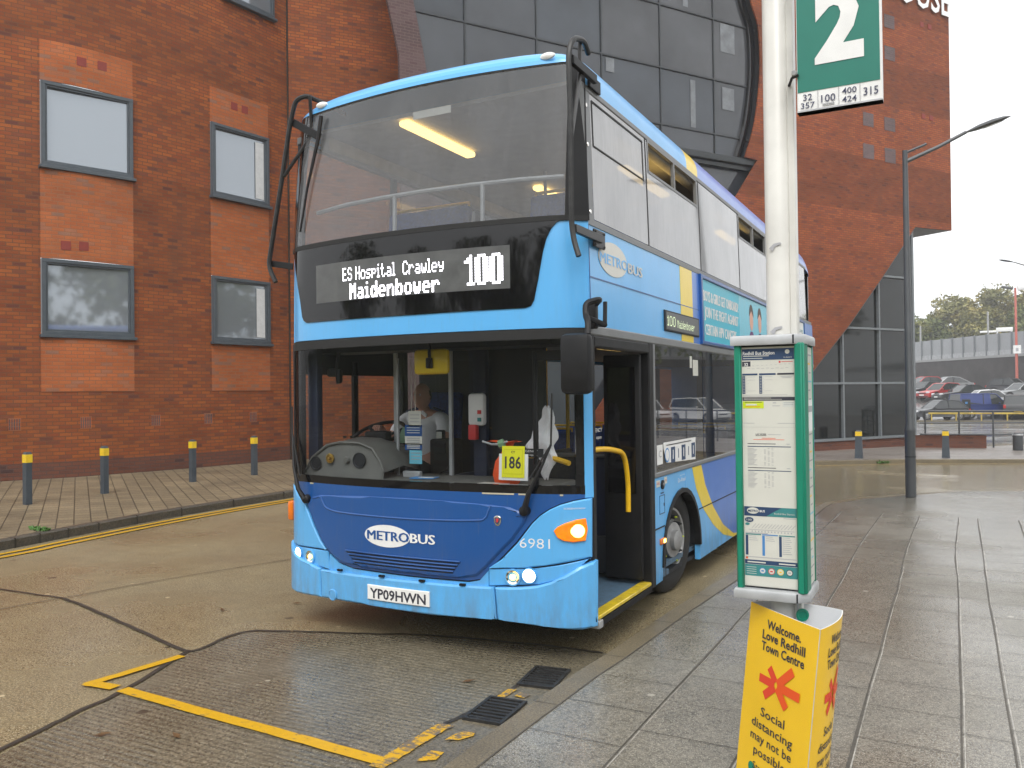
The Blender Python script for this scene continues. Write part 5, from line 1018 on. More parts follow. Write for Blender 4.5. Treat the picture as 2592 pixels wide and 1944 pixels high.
# ================================================================== BUS STOP POST, TIMETABLE CASE, FLAG
PX, PY = 2.795, -1.565
post = thing('bus_stop_post', (PX, PY, .12), 'white bus stop post carrying a green timetable case and flag', 'bus stop')
b = B(); b.lathe([(.09, .12), (.09, .13), (.0535, .135), (.053, 1.0), (.052, 4.6), (.03, 4.63), (0, 4.64)], (PX, PY, 0), (0, 0, 1), mPOLE, 40); b.bx(PX+.045, PX+.073, PY-.03, PY+.03, .13, 4.6, mPOLE, .004)
b.build('pole', post)
for z in (2.38, 2.04): q = flat((PX-.01, PY-.0552, z), (1, 0, 0), (0, 0, 1)); B().patch([(-.02, 0), (.0, .018), (.026, .022), (.03, .014), (.004, .006), (-.004, -.012)], q, .0012, .001, MATS['print grey']).build('paint_chip', post)
x0, x1, y0, y1, z0, z1 = 2.632, 2.898, -1.685, -1.425, 1.005, 1.985
case = B(); case.bx(x0+.02, x1-.02, y0+.02, y1-.02, z0, z1, mSKIN); co_ = case.build('timetable_case', post)
b = B()
for a0, a1, c0, c1 in ((x0, x0+.026, y0, y0+.03), (x1-.030, x1-.002, y0-.004, y0+.03), (x1-.014, x1+.006, y0+.006, y0+.105), (x1-.012, x1+.004, y1-.018, y1), (x0, x0+.026, y1-.03, y1), (x1-.03, x1-.014, y1-.02, y1+.003), (x0-.003, x0+.01, y0+.02, y1-.02)): b.bx(a0, a1, c0, c1, z0-.005, z1+.005, mGREEN, .005)
b.build('green_frame', co_)
def capz(za, zb, up):
    b = B(); o_ = .012; pts = [(x0-o_, y0-o_), (x1+o_-.04, y0-o_-.002), (x1+o_, y0+.03), (x1+o_, y1+o_), (x0-o_, y1+o_)]
    k = .82 if up else 1.; cx, cy = (x0+x1)/2, (y0+y1)/2; n = len(pts)
    ring = lambda s, z: [(cx+(p[0]-cx)*s, cy+(p[1]-cy)*s, z) for p in pts]
    vs = ring(.99, za)+ring(1, za+.004)+ring(1, zb-.010)+ring(.97, zb-.002)+ring(.92, zb)
    b.add(vs, [[j*n+i, j*n+(i+1) % n, (j+1)*n+(i+1) % n, (j+1)*n+i] for j in range(4) for i in range(n)]+[[4*n+i for i in range(n)], [i for i in range(n)][::-1]], mALU); b.bx(x1-.034, x1-.028, y0-.016, y0+.01, za+.002, zb-.004, mSKIN)
    b.build('case_cap', co_)
capz(1.985, 2.025, True); capz(.965, 1.005, False)
pf = flat((2.659, -1.667, 1.012), (1, 0, 0), (0, 0, 1)); PW, PH = .209, .966     # poster plane, u 0..PW, v 0..PH
b = B(); b.rect(0, 0, PW, PH, pf, 0, .002, mPAPER); po = b.build('timetable_poster', co_)
def v(t_): return PH*(1-.62*t_)
inkb, txt = B(), B(); O1 = .0006
def bar(u0, t0, u1, t1, m, k=1): inkb.rect(u0*PW, v(t1), u1*PW, v(t0), pf, O1*k, 0, m)
bar(.01, .012, .985, .088, mNAVY); txt.text('Redhill Bus Station', .025*PW, v(.052), .0140, pf, .002, mWHITE, width=.60*PW, bold=.02); bar(.03, .058, .52, .063, mPAPER, 2); bar(.03, .074, .40, .078, mPAPER, 2)
inkb.patch([(.86*PW+.009*math.cos(a), v(.036)+.009*math.sin(a)) for a in [2*math.pi*k/14 for k in range(14)]], pf, O1*2, 0, mPAPER); txt.text('SURREY', .79*PW, v(.078), .005, pf, .002, mPAPER, width=.16*PW)
bar(.01, .096, .17, .130, mINK); txt.text('32', .05*PW, v(.127), .0135, pf, .002, mWHITE, width=.075*PW, bold=.02); bar(.70, .097, .735, .110, mRED); bar(.75, .101, .96, .105, mRED)
for k in range(9): bar(.10+k*.09, .142+.003*(k % 2), .16+k*.09, .1445+.003*(k % 2), mGREYINK); bar(.2+k*.085, .125-.001*k, .24+k*.085, .127-.001*k, mGREYINK)
for u0, wd_ in ((.01, .29), (.33, .31), (.67, .31)): bar(u0, .178, u0+wd_, .190, mNAVY if u0 < .6 else mINK)
for u0 in (.01, .33):
    bar(u0, .194, u0+.055, .315, mNAVY)
    for k in range(11): bar(u0+.012, .20+k*.0105, u0+.045, .2025+k*.0105, mPAPER, 2); bar(u0+.075, .20+k*.0105, u0+.09, .2023+k*.0105, mGREYINK); bar(u0+.10, .20+k*.0105, u0+.10+(.15 if k in (0, 2, 9) else .02), .2018+k*.0105, mGREYINK) if k in (0, 2, 4, 9) else None
for k in range(3): bar(.72+.02*k, .197+k*.006, .97-.02*k, .1995+k*.006, mGREYINK)
for k, (a, c) in enumerate(((.02, .85), (.02, .93))): bar(a, .322+k*.01, c, .3245+k*.01, mGREYINK)
bar(.01, .338, .985, .362, mINK)
for k in range(2): bar(.03, .343+k*.009, .55+k*.2, .3455+k*.009, mPAPER, 2)
bar(.01, .366, .41, .414, mLIME); bar(.07, .383, .28, .394, mPAPER, 2); bar(.05, .371, .38, .374, mINK, 2); bar(.06, .401, .34, .404, mORANGE, 2)
bar(.58, .374, .64, .380, mGREYINK); bar(.57, .395, .71, .399, mGREYINK); bar(.76, .371, .98, .404, M('print pale', (.58, .60, .56), .5, var=0)); bar(.78, .375, .97, .378, mGREYINK, 2); bar(.78, .388, .96, .391, mGREYINK, 2)
bar(.01, .512, .23, .515, mGREYINK); bar(.66, .512, .98, .515, mGREYINK); bar(0, .5395, 1, .5405, mGREYINK)
txt.text('LAY WORK', .25*PW, v(.594), .0075, pf, .002, mINK, width=.20*PW, bold=.01); bar(.25, .596, .45, .598, mINK); bar(.48, .588, .72, .591, mGREYINK)
bar(.36, .613, .62, .616, mORANGE); bar(.20, .622, .78, .625, mORANGE)
for t0 in (.650, .812):
    bar(.09, t0, .62, t0+.004, mINK); bar(.82, t0, .88, t0+.004, mGREYINK); bar(.09, t0+.018, .90, t0+.023, mNAVY)
for t0, kk in ((.682, 14), (.842, 13)):
    for k in range(kk):
        bar(.09, t0+k*.0085, .09+.12+.06*((k*7) % 4)/3, t0+.0028+k*.0085, mGREYINK)
        for u in (.40, .47, .54): bar(u, t0+k*.0085, u+.035, t0+.0025+k*.0085, mGREYINK) if (k*3+int(u*100)) % 5 else None
# lower page begins at t=.705 of the case height (compressed timetable above)
b2 = B(); inkb.build('timetable_print', po); txt.build('timetable_lettering', po)
inkb, txt = B(), B(); pg = flat((2.661, -1.6683, 1.045), (1, 0, 0), (0, 0, 1)); GW, GH = .205, .288
inkb.rect(0, -.03, GW, GH+.002, pg, 0, .001, mPAPER)
def ob(u0, v0, u1, v1, m, k=1): inkb.rect(u0*GW, v0*GH, u1*GW, v1*GH, pg, O1*k, 0, m)
ob(0, .87, 1, 1, mTEAL); inkb.patch([(0, .87*GH), (.42*GW, .87*GH), (.55*GW, .93*GH), (.72*GW, GH), (0, GH)], pg, O1*1.5, 0, mNAVY)
inkb.patch([(.17*GW+.115*GW*math.cos(a), .945*GH+.045*GH*math.sin(a)) for a in [2*math.pi*k/20 for k in range(20)]], pg, O1*3, 0, mPAPER); txt.text('METRO', .075*GW, .928*GH, .009, pg, .003, mNAVY, width=.19*GW, bold=.02); txt.text('BUS', .30*GW, .928*GH, .009, pg, .003, mWHITE, width=.10*GW, bold=.02); txt.text('Redhill Bus Station', .58*GW, .905*GH, .007, pg, .003, mPAPER, width=.38*GW)
inkb.patch([(.095*GW+.085*GW*math.cos(a), .815*GH+.036*GH*math.sin(a)) for a in [2*math.pi*k/16 for k in range(16)]], pg, O1*2, 0, mNAVY); txt.text('100', .045*GW, .802*GH, .008, pg, .003, mPAPER, width=.10*GW)
inkb.patch([(.06*GW+.045*GW*math.cos(a), .755*GH+.018*GH*math.sin(a)) for a in [2*math.pi*k/12 for k in range(12)]], pg, O1*2, 0, mTEAL); ob(.08, .675, .95, .682, mGREYINK); ob(.75, .85, .98, .858, mGREYINK)
for k in range(13): u = .14+k*.062; inkb.patch([(u*GW, .70*GH), ((u+.012)*GW, .70*GH), ((u+.092)*GW, .765*GH), ((u+.08)*GW, .765*GH)], pg, O1*1.5, 0, mGREYINK); ob(u, .645, u+.02, .665, mGREYINK)
ob(.02, .625, .45, .637, mGREYINK)
for u0, m_ in ((.02, mTEAL), (.34, mBLUEP), (.66, mTEAL)):
    ob(u0, .605, u0+.30, .62, m_); ob(u0, .32, u0+.05, .60, mNAVY if u0 != .34 else mBLUEP); ob(u0+.06, .36, u0+.29, .60, mPAPER)
    for k in range(9 if u0 > .6 else 3): ob(u0+.07, .585-k*.028, u0+.2+(k % 3)*.02, .592-k*.028, mGREYINK, 2)
ob(.02, .29, .98, .30, mGREYINK); ob(.02, .265, .06, .295, mORANGE); ob(0, .195, 1, .255, mNAVY); ob(.05, .215, .40, .232, mPAPER, 2); ob(.65, .215, .96, .232, mPAPER, 2); ob(0, .03, 1, .19, mTEAL)
for u, m_ in ((.34, mBLUEP), (.51, mRED), (.68, mYE), (.85, mINK)):
    for r_, mm, k in ((.062, m_, 2), (.05, mPAPER, 3)): inkb.patch([(u*GW+r_*GW*math.cos(a), .11*GH+r_*GW*math.sin(a)) for a in [2*math.pi*j/18 for j in range(18)]], pg, O1*k, 0, mm)
    ob(u-.025, .10, u+.025, .12, m_ if m_ is not mINK else mGREYINK, 4)
for k in range(4): ob(.03, .06+k*.03, .22, .066+k*.03, mPAPER, 2)
p2 = B().rect(0, 0, .001, .001, pg, -.002, 0, mPAPER); lo_ = inkb.build('route_poster', co_); txt.build('route_lettering', lo_)
sf = flat((x1+.0005, y0+.105, 1.012), (0, 1, 0), (0, 0, 1)); b = B(); b.rect(0, 0, .136, .966, sf, 0, .002, mPAPER)
for k in range(26): m_ = (mGREYINK, mGREYINK, mAD2, mGREYINK, mWRAP)[k % 5]; b.rect(.01+.02*(k % 3), .03+k*.036, .08+.04*((k*5) % 3)/2, .036+k*.036, sf, .001, 0, m_)
b.rect(.0, .62, .13, .75, sf, .0012, 0, mWHITE); b.rect(.01, .70, .13, .725, sf, .002, 0, mGREYINK); b.build('side_poster', co_)
b = B(); b.bx(PX+.055, PX+.062, PY-.045, PY-.02, .70, .965, mALU); b.lathe([(.026, 0), (.026, .006), (.018, .007), (.016, .003), (0, .003)], (PX+.075, PY-.04, .90), (.5, -.86, 0), mGREEN, 16); b.build('post_clamp', post)
ff = flat((2.893, -1.675, 2.897), (1, -.0, 0), (0, 0, 1)); FW, FH = .309, .60
b = B(); b.rect(0, 0, FW, FH, ff, .0, .05, mWHITE, bev=.004); b.add([ff(0, 0, 0), ff(FW, 0, 0), ff(FW, 0, -.05), ff(0, 0, -.05)], [[3, 2, 1, 0]], mWHITE); b.rect(.0, 0, FW, .006, ff, .002, .05, mALU); fl = b.build('stop_flag', post)
B().rect(.003, .078, FW-.007, FH-.006, ff, .002, .002, mFLAG).build('green_plate', fl)
B().text('2', .158, .193, .272, ff, .0045, mWHITE, width=.178, align='c', bold=.045).build('stop_number', fl)
b = B()
for k in range(1, 4): b.rect(.002+k*.0763-.001, .008, .002+k*.0763+.001, .076, ff, .003, .001, mGREYINK)
mNUM = M('print slate', (.045, .05, .10), .5, var=0)
for s_, k, vv, h_ in (('32', 0, .043, .026), ('357', 0, .012, .024), ('100', 1, .026, .030), ('400', 2, .045, .024), ('424', 2, .012, .024), ('315', 3, .026, .032)): b.text(s_, .002+(k+.5)*.0763, vv, h_, ff, .0035, mNUM, width=.052 if len(s_) == 3 else .034, align='c', bold=.008)
for k in range(2): b.rect(.095, .012+k*.006, .138, .0145+k*.006, ff, .003, .001, mGREYINK)
b.build('route_numbers', fl)
for z in (3.04, 3.42): B().tube([(PX+.05, PY-.01, z), (2.875, -1.675, z), (2.90, -1.69, z)], .006, mBLK, 6).box((2.885, -1.685, z+.012), (.018, .02, .022), mSTONE, None, .003).build('flag_bracket', post)
# ------------------------------------------------------------------ yellow wrap
A0, A1, A2 = Vector((2.665, -1.573)), Vector((2.976, -1.884)), Vector((3.017, -1.563)); WT, WB = .925, .16
lean = Vector((-.095, -.045))
wr = thing('information_wrap', (2.88, -1.67, .12), 'yellow three-sided notice wrapped round the foot of the bus stop post', 'notice board')
def side_pts(a, c, bul, n=8):
    d = c-a; nn = Vector((d.y, -d.x)).normalized(); return [a+d*(k/n)+nn*bul*4*(k/n)*(1-k/n) for k in range(n+1)]
def wside(a, c, bul):
    pts = side_pts(a, c, bul, 10); L = [0]
    for p, q in zip(pts, pts[1:]): L.append(L[-1]+(q-p).length)
    def mp(u, vv, o):
        i = 0
        while i < len(L)-2 and u > L[i+1]: i += 1
        t_ = (u-L[i])/(L[i+1]-L[i]); p = pts[i].lerp(pts[i+1], t_); d = (pts[i+1]-pts[i]).normalized(); k = (WT-vv)
        p = p+lean*k; return Vector((p.x+d.y*o, p.y-d.x*o, vv))
    return mp, L[-1]
mF, LF = wside(A0, A1, .004); mR, LR = wside(A1, A2, .022); mBk, LBk = wside(A2, A0, .05)
mWIN = M('white board back', (.74, .75, .77), .5, var=.04)
def wface(mp, L, name):
    b = B(); b.rect(0, WB, L, WT, mp, .002, 0, mWRAP, .03, .2); b.rect(0, WB, L, WT, mp, -.002, 0, mWIN, .03, .2)
    b.add([mp(u, WT, .002) for u in [L*k/10 for k in range(11)]]+[mp(u, WT, -.002) for u in [L*k/10 for k in range(11)]], [[k, k+1, 12+k, 11+k] for k in range(10)], mWHITE); return b.build(name, wr)
of, or_, obk = wface(mF, LF, 'front_board'), wface(mR, LR, 'right_board'), wface(mBk, LBk, 'back_board')
def notice(mp, L, par):
    s = L/.44; b = B(); c = L*.49
    for t_, vv, wd_ in (('Welcome.', .850, .215), ('Love Redhill', .805, .270), ('Town Centre', .760, .270)): b.text(t_, .105*s if t_[0] != 'W' else .13*s, vv, .036, mp, .004, mINK, width=wd_*s, bold=.022, du=.03)
    b.build('heading_lettering', par); b = B()
    for t_, vv, wd_ in (('Social', .505, .155), ('distancing', .452, .265), ('may not be', .400, .265), ('possible', .347, .205)): b.text(t_, c, vv, .036, mp, .004, mINK, width=wd_*s, align='c', bold=.010, du=.03)
    b.build('notice_lettering', par); b = B(); b.text('Stay safe', c-.02*s, .288, .03, mp, .004, mINK, width=.16*s, align='c', du=.03); b.build('notice_lettering', par)
    b = B(); cx, cy = .225*s, .650
    def arm(x0_, y0_, x1_, y1_, hw, m, o_=.0035):
        x0_, y0_, x1_, y1_ = (q_*.82 for q_ in (x0_, y0_, x1_, y1_)); d = Vector((x1_-x0_, y1_-y0_)); n_ = Vector((-d.y, d.x)).normalized()*hw; b.patch([(cx+(x0_+n_.x)*s, cy+y0_+n_.y), (cx+(x0_-n_.x)*s, cy+y0_-n_.y), (cx+(x1_-n_.x)*s, cy+y1_-n_.y), (cx+(x1_+n_.x)*s, cy+y1_+n_.y)], mp, o_, 0, m, .03)
    for kk, q in enumerate(((-.012, .012, -.068, .066), (-.018, -.002, -.142, -.002), (-.014, -.012, -.092, -.076))): arm(*q, .0165, M('notice red', (.72, .055, .02), .5, var=0) if 'notice red' not in MATS else MATS['notice red'], .0033+.0004*kk)
    for kk, q in enumerate(((.006, .006, .112, .100), (.006, .0, .172, -.002), (.006, -.008, .084, -.080))): arm(*q, .0175, mORANGE, .0048+.0004*kk)
    b.build('arrow_emblem', par)
    b = B(); b.patch([(c-.11*s+.02*math.cos(a)*s, .288+.02*math.sin(a)) for a in [2*math.pi*k/14 for k in range(14)]], mp, .0036, 0, mGREEN); b.build('green_dot', par)
notice(mF, LF, of); notice(mR, LR, or_); notice(mBk, LBk, obk)

# ================================================================== LAMP COLUMNS
def lamp_column(name, base, H, arm, label, r=.060, mat=mLAMPC, brace=True, group='street lamps'):
    t = thing(name, base, label, 'street lamp', group); x, y, z = base; a = Vector(arm); tip = Vector((x, y, z+H))+a
    b = B(); b.lathe([(r*1.28, 0), (r*1.28, 1.02), (r*1.34, 1.03), (r*1.34, 1.06), (r, 1.12), (r*.62, H), (0, H+.01)], (x, y, z), (0, 0, 1), mat, 20); b.lathe([(r*1.30, .62), (r*1.32, .63), (r*1.30, .64)], (x, y, z), (0, 0, 1), mSKIN, 20); b.build('column', t)
    d = a.normalized(); b = B(); s0 = Vector((x, y, z+H-.18)); b.tube([s0, s0+a*.45+Vector((0, 0, .05)), s0+a*.8+Vector((0, 0, .12))], [.032, .028, .026], mat, 8)
    if brace: b.tube([(x, y, z+H-.04), Vector((x, y, z+H-.02))+a*.28], .022, mat, 6)
    b.build('bracket_arm', t)
    b = B(); e = s0+a*.78+Vector((0, 0, .115)); side = d.cross(Vector((0, 0, 1))).normalized(); up = side.cross(d).normalized(); L = .74; vs = []; st = ((0, .03), (.12, .06), (.3, .11), (.6, .13), (.85, .09), (1, .02)); K_ = 10
    for q, w_ in st:
        for k in range(K_): an = 2*math.pi*k/K_; vs.append(e+d*q*L+side*w_*math.cos(an)+up*(w_*.42*math.sin(an) if math.sin(an) > 0 else w_*.25*math.sin(an)))
    b.add(vs, [[j*K_+k, j*K_+(k+1) % K_, (j+1)*K_+(k+1) % K_, (j+1)*K_+k] for j in range(5) for k in range(K_)]+[list(range(K_))[::-1], [5*K_+k for k in range(K_)]], mat); hd = b.build('lamp_head', t)
    b = B(); b.add([e+d*q*L+side*w_*s_-up*.032 for q, w_ in ((.42, .07), (.62, .085), (.82, .05)) for s_ in (-1, 1)], [[0, 1, 3, 2], [2, 3, 5, 4]], mHL); b.build('lens', hd)
lamp_column('street_lamp', (2.842, 9.299, .115), 5.42, (1.06, .48, .40), 'tall grey street lamp with an arm reaching right, on the wet paving')
lamp_column('street_lamp', (7.3, 42.6, -.36), 8.1, (-1.3, -.4, .3), 'distant grey street lamp whose head enters at the right edge above the cars', .08, mLAMPC, False)
t = thing('car_park_lamp', (8.8, 83.5, zg(83.5)), 'red painted lamp column with twin heads among the parked cars', 'street lamp', 'street lamps'); zz = zg(83.5)
B().tube([(8.8, 83.5, zz), (8.8, 83.5, 10.9)], [.13, .09], mPINK, 10).build('column', t)
for sx, m_ in ((-1, mLAMPC), (1, mWHITE)): B().box((8.8+sx*.62, 83.5, 10.95), (.95, .35, .22 if sx < 0 else .5), m_, Matrix.Rotation(-sx*.25, 3, 'Y'), .08).build('lamp_head', t)
q = flat((8.55, 83.3, 4.9), (1, 0, 0), (0, 0, 1)); b = B(); b.rect(0, 0, .6, .75, q, 0, .04, mWHITE); b.rect(.2, .2, .4, .5, q, .004, .004, mGREYINK); b.build('small_sign', t)

# ================================================================== CAR PARK
def car(kind, col, pos, rz, label, rough=.25):
    t = thing('parked_car' if kind != 'van' else 'parked_van', (0, 0, 0), label, 'car' if kind != 'van' else 'van', 'vehicles in the car park')
    pm = MATS.get('car '+col_name(col)) or paint('car '+col_name(col), col, rough, .1)
    L, W, H = {'hatch': (3.9, 1.72, 1.46), 'saloon': (4.6, 1.8, 1.42), 'suv': (4.5, 1.86, 1.68), 'van': (4.4, 1.82, 1.82), 'mpv': (4.7, 1.88, 1.80)}[kind]
    l = L/2; bel = H*.60 if kind not in ('van', 'suv') else H*.58
    low_ = [(-l+.05, .24), (-l, .42), (-l+.04, .62), (-l+.22, bel*.80), (-l*.42, bel-.02), (l*.55, bel+.02), (l-.12, bel+.03 if kind != 'saloon' else bel-.02), (l, bel*.75), (l-.02, .40), (l-.08, .24)]
    if kind == 'van': low_[-4] = (l-.02, bel+.02)
    def extr(prof, ws, mat, b):
        n = len(prof); cy = sum(p[0] for p in prof)/n; cz = sum(p[1] for p in prof)/n; vs = []
        for x, s in ws: vs += [(x, cy+(y-cy)*s, cz+(z-cz)*s) for y, z in prof]
        m = len(ws); b.add(vs, [[j*n+k, j*n+(k+1) % n, (j+1)*n+(k+1) % n, (j+1)*n+k] for j in range(m-1) for k in range(n)]+[[(m-1)*n+k for k in range(n)], list(range(n))[::-1]], mat)
    w_ = W/2; b = B(); extr(low_, [(-w_+.02, .88), (-w_, .955), (-w_+.10, 1), (w_-.10, 1), (w_, .955), (w_-.02, .88)], pm, b)
    ax = [-l+.80, l-.78]
    for y in ax:
        for s in (-1, 1): b.lathe([(.37, 0), (.37, .012), (0, .012)], (s*(w_-.012), y, .33), (s, 0, 0), mRUB, 20)
    b.build('body', t)
    gh = {'hatch': [(-l*.40, bel-.03), (-l*.06, H-.06), (.2, H), (l*.62, H-.05), (l*.93, bel)], 'saloon': [(-l*.34, bel-.03), (-.10, H-.04), (.35, H), (l*.42, H-.06), (l*.82, bel)], 'suv': [(-l*.40, bel-.03), (-l*.12, H-.05), (.2, H), (l*.78, H-.06), (l*.95, bel)], 'van': [(-l*.58, bel-.03), (-l*.25, H-.05), (0, H), (l*.93, H-.03), (l*.985, bel)], 'mpv': [(-l*.62, bel-.08), (-l*.22, H-.04), (.2, H), (l*.86, H-.06), (l*.97, bel)]}[kind]
    tw = w_*.80; bw_ = w_*.955; b = B(); n = len(gh); zz = lambda z: (bw_+(tw-bw_)*(z-bel)/(H-bel)) if z > bel else bw_
    vs = [(-zz(z), y, z) for y, z in gh]+[(zz(z), y, z) for y, z in gh]; g_ = B(); g_.add(vs, [[k, (k+1) % n, n+(k+1) % n, n+k] for k in range(n)]+[list(range(n))[::-1], [n+k for k in range(n)]], mCARGL)
    g_.build('windows', t, ang=20)
    b = B(); rp = gh[1:n-1]; m = len(rp)
    b.add([(s*(zz(z)+.012), y, z+.012) for s in (-1, -.8, .8, 1) for y, z in rp], [[j*m+k, j*m+k+1, (j+1)*m+k+1, (j+1)*m+k] for j in range(3) for k in range(m-1)], pm)
    for s in (-1, 1):
        P3 = [Vector((s*(zz(z)+.004), y, z)) for y, z in gh]
        for a, c in zip(P3, P3[1:]): b.tube([a, c], .035, pm, 6)
        mid = .45 if kind != 'mpv' else .6
        b.tube([(s*(bw_+.004), mid, bel), (s*(tw+.004), mid-.05, H-.03)], .035, mSKIN, 6)
        if kind == 'van': b.add([(s*(zz(z)+.006), y, z) for y, z in ((-.15, bel-.05), (l*.985, bel-.05), (l*.93, H-.03), (-.1, H-.02))], [[0, 1, 2, 3] if s > 0 else [3, 2, 1, 0]], pm)
    b.build('roof', t)
    for y in ax:
        for s in (-1, 1):
            b = B(); b.lathe([(.20, -.16), (.30, -.16), (.315, -.12), (.315, -.03), (.29, 0), (.20, 0)], (s*(w_+.012), y, .315), (s, 0, 0), mTYRE, 20); o = b.build('wheel', t)
            b = B(); b.lathe([(.205, -.01), (.19, 0), (.06, .01), (0, .012)], (s*(w_+.012), y, .315), (s, 0, 0), mRIM, 16)
            for k in range(5): a = 2*math.pi*k/5; b.box((s*(w_+.02), y+.12*math.cos(a), .315+.12*math.sin(a)), (.012, .05, .05), mSKIN)
            b.build('rim', o)
    for s in (-1, 1):
        B().box((s*(w_-.24), -l+.10, .66), (.34, .16, .15), mHL, None, .04).build('headlight', t); B().box((s*(w_-.10), l-.02, bel*.86), (.17, .07, .26 if kind in ('van', 'suv') else .15), mTAIL, None, .02).build('tail_light', t); B().box((s*(w_+.07), -l*.30, bel+.05), (.16, .09, .12), pm, None, .03).build('door_mirror', t)
    B().box((0, -l+.0, .43), (.52, .03, .11), mPLATE).box((0, -l+.02, .60), (.9, .06, .09), mSKIN).build('front_plate', t); B().box((0, l, .52), (.52, .03, .11), mYPLATE).build('rear_plate', t)
    b = B(); b.box((0, l-.03, .36), (W*.86, .06, .14), mSKIN, None, .02); b.box((0, -l+.05, .33), (W*.8, .06, .12), mSKIN, None, .02); b.build('bumper_trim', t)
    t.location = (*pos, zg(pos[1])+.01-.03); t.rotation_euler = (0, 0, R(rz)); return t
def col_name(c): return '%.2f %.2f %.2f' % c
NV, BK, SV, RD, WH, DG = (.015, .035, .17), (.012, .013, .016), (.33, .34, .35), (.45, .02, .02), (.72, .73, .74), (.035, .038, .045)
car('hatch', DG, (2.55, 62.9), -62, 'small dark hatchback with round headlamp, nearest the building corner')
car('van', NV, (5.55, 66.3), 118, 'small dark blue van showing its rear with a yellow plate')
car('suv', BK, (7.75, 66.6), 178, 'black SUV with tinted rear glass parked right of the blue van')
car('hatch', WH, (6.5, 71.0), 105, 'white hatchback partly hidden behind the blue van')
car('saloon', BK, (4.35, 75.0), -62, 'long black saloon parked nose-left on the second row')
car('hatch', RD, (2.65, 76.8), -48, 'red hatchback tucked between two dark cars')
car('saloon', DG, (1.3, 79.0), -50, 'dark grey saloon beside the red hatchback, half behind the building')
car('hatch', RD, (1.0, 85.6), -60, 'red hatchback on the top row near the building edge')
car('saloon', SV, (3.05, 85.2), -72, 'silver coupe-shaped saloon highest on the top row')
car('saloon', SV, (8.6, 76.2), -60, 'silver saloon at the right picture edge behind the black SUV')
car('hatch', DG, (8.3, 81.2), 60, 'dark hatchback at the foot of the red lamp column')
car('mpv', WH, (16.0, 57.5), -62, 'white people carrier beyond the right edge, mirrored in the bus window')
car('suv', WH, (20.0, 57.0), -55, 'white SUV beyond the right edge, mirrored in the bus window')
t = thing('ticket_machine', (4.42, 63.4, zg(63.4)), 'black upright pay machine between the dark hatchback and blue van', 'ticket machine'); zz = zg(63.4)-.03
B().box((4.42, 63.4, zz+.75), (.55, .4, 1.5), mBLK, None, .05).build('cabinet', t); B().box((4.42, 63.18, zz+1.25), (.16, .03, .14), mBLUEP).build('screen', t)
t = thing('yellow_barrier', (5, 61.4, -.5), 'low yellow steel barrier along the front of the car park', 'barrier'); zz = zg(61.5)-.03
mYB = M('dirty barrier yellow', (.45, .32, .04), .6, var=.3, vs=2)
B().box((8.5, 61.4, zz+.55), (13, .08, .12), mYB, None, .03).build('rail', t)
for k in range(9): B().box((2.2+k*1.55, 61.4, zz+.24), (.08, .08, .48), mYB).build('post', t)
b = B(); b.box((16, 59.6, zz+.06), (40, .2, .12), mKERB); struct(b.build('car_park_kerb', smooth=False))
struct(B().ribbon([(0, 53), (30, 56)], .12, lambda x, y: zg(y)-.02, mWHITE).ribbon([(0, 45), (30, 48)], .12, lambda x, y: zg(y)-.02, mWHITE).build('white_road_markings', smooth=False))
# retaining wall, fence, embankment, railway posts
Wl, Wr = Vector((-12.0, 117.0, 0)), Vector((34.0, 51.2, 0)); wf = flat(Wl, Wr-Wl, (0, 0, 1)); WLn = (Wr-Wl).length
b = B(); b.rect(0, -1, WLn, 4.75, wf, 0, .6, mWALLD); b.rect(0, 4.75, WLn, 5.0, wf, .08, .7, mSTONE); tag(b.build('retaining_wall', smooth=False), 'long dark sooty retaining wall behind the parked cars', 'wall')
t = thing('noise_barrier', (Wl.x, Wl.y, 5), 'pale grey panelled fence along the top of the retaining wall', 'fence')
b = B(); b.rect(0, 5.0, WLn, 5.45, wf, -.05, .1, mFENCE2); b.rect(0, 5.45, WLn, 7.1, wf, -.12, .1, mFENCE); b.build('panel', t)
k = 0
for i in range(46): u = 1+i*1.75; B().bx(0, 0, 0, 0, 0, 0, mSTEEL).build('x') if False else B().rect(u-.06, 5.0, u+.06, 7.15, wf, .02, .14, MATS['grey mullion']).build('post', t) if u < WLn else None
b = B(); back = [wf(0, 0, -.8), wf(WLn, 0, -.8)]; b.poly([(back[0].x, back[0].y), (back[1].x, back[1].y), (120, 60), (120, 240), (-120, 240), (-80, 190)], 4.9, MATS['wet asphalt']); struct(b.build('railway_embankment', smooth=False))
t = thing('railway_sign_frame', (8.4, 95, 5), 'white framed sign gantry standing above the fence', 'sign frame')
for x in (7.81, 9.07): B().tube([(x, 94.5, 4.9), (x, 94.5, 7.75)], .07, mWHITE, 8).build('post', t)
B().box((8.44, 94.5, 7.8), (1.5, .15, .42), mWHITE, None, .03).build('sign_board', t)
for x, y, h_, lb in ((7.2, 100.7, 10.2, 'thin pale railway mast left of the sign gantry'), (.25, 110, 9.6, 'thin pale railway mast beside the office block edge')):
    t = thing('railway_mast', (x, y, 4.9), lb, 'mast', 'railway masts'); B().tube([(x, y, 4.9), (x, y, h_)], [.13, .09], mSTONE, 8).build('post', t); B().box((x, y, h_-2.2), (1.6, .12, .22), mWHITE, None, .04).build('light_bar', t)

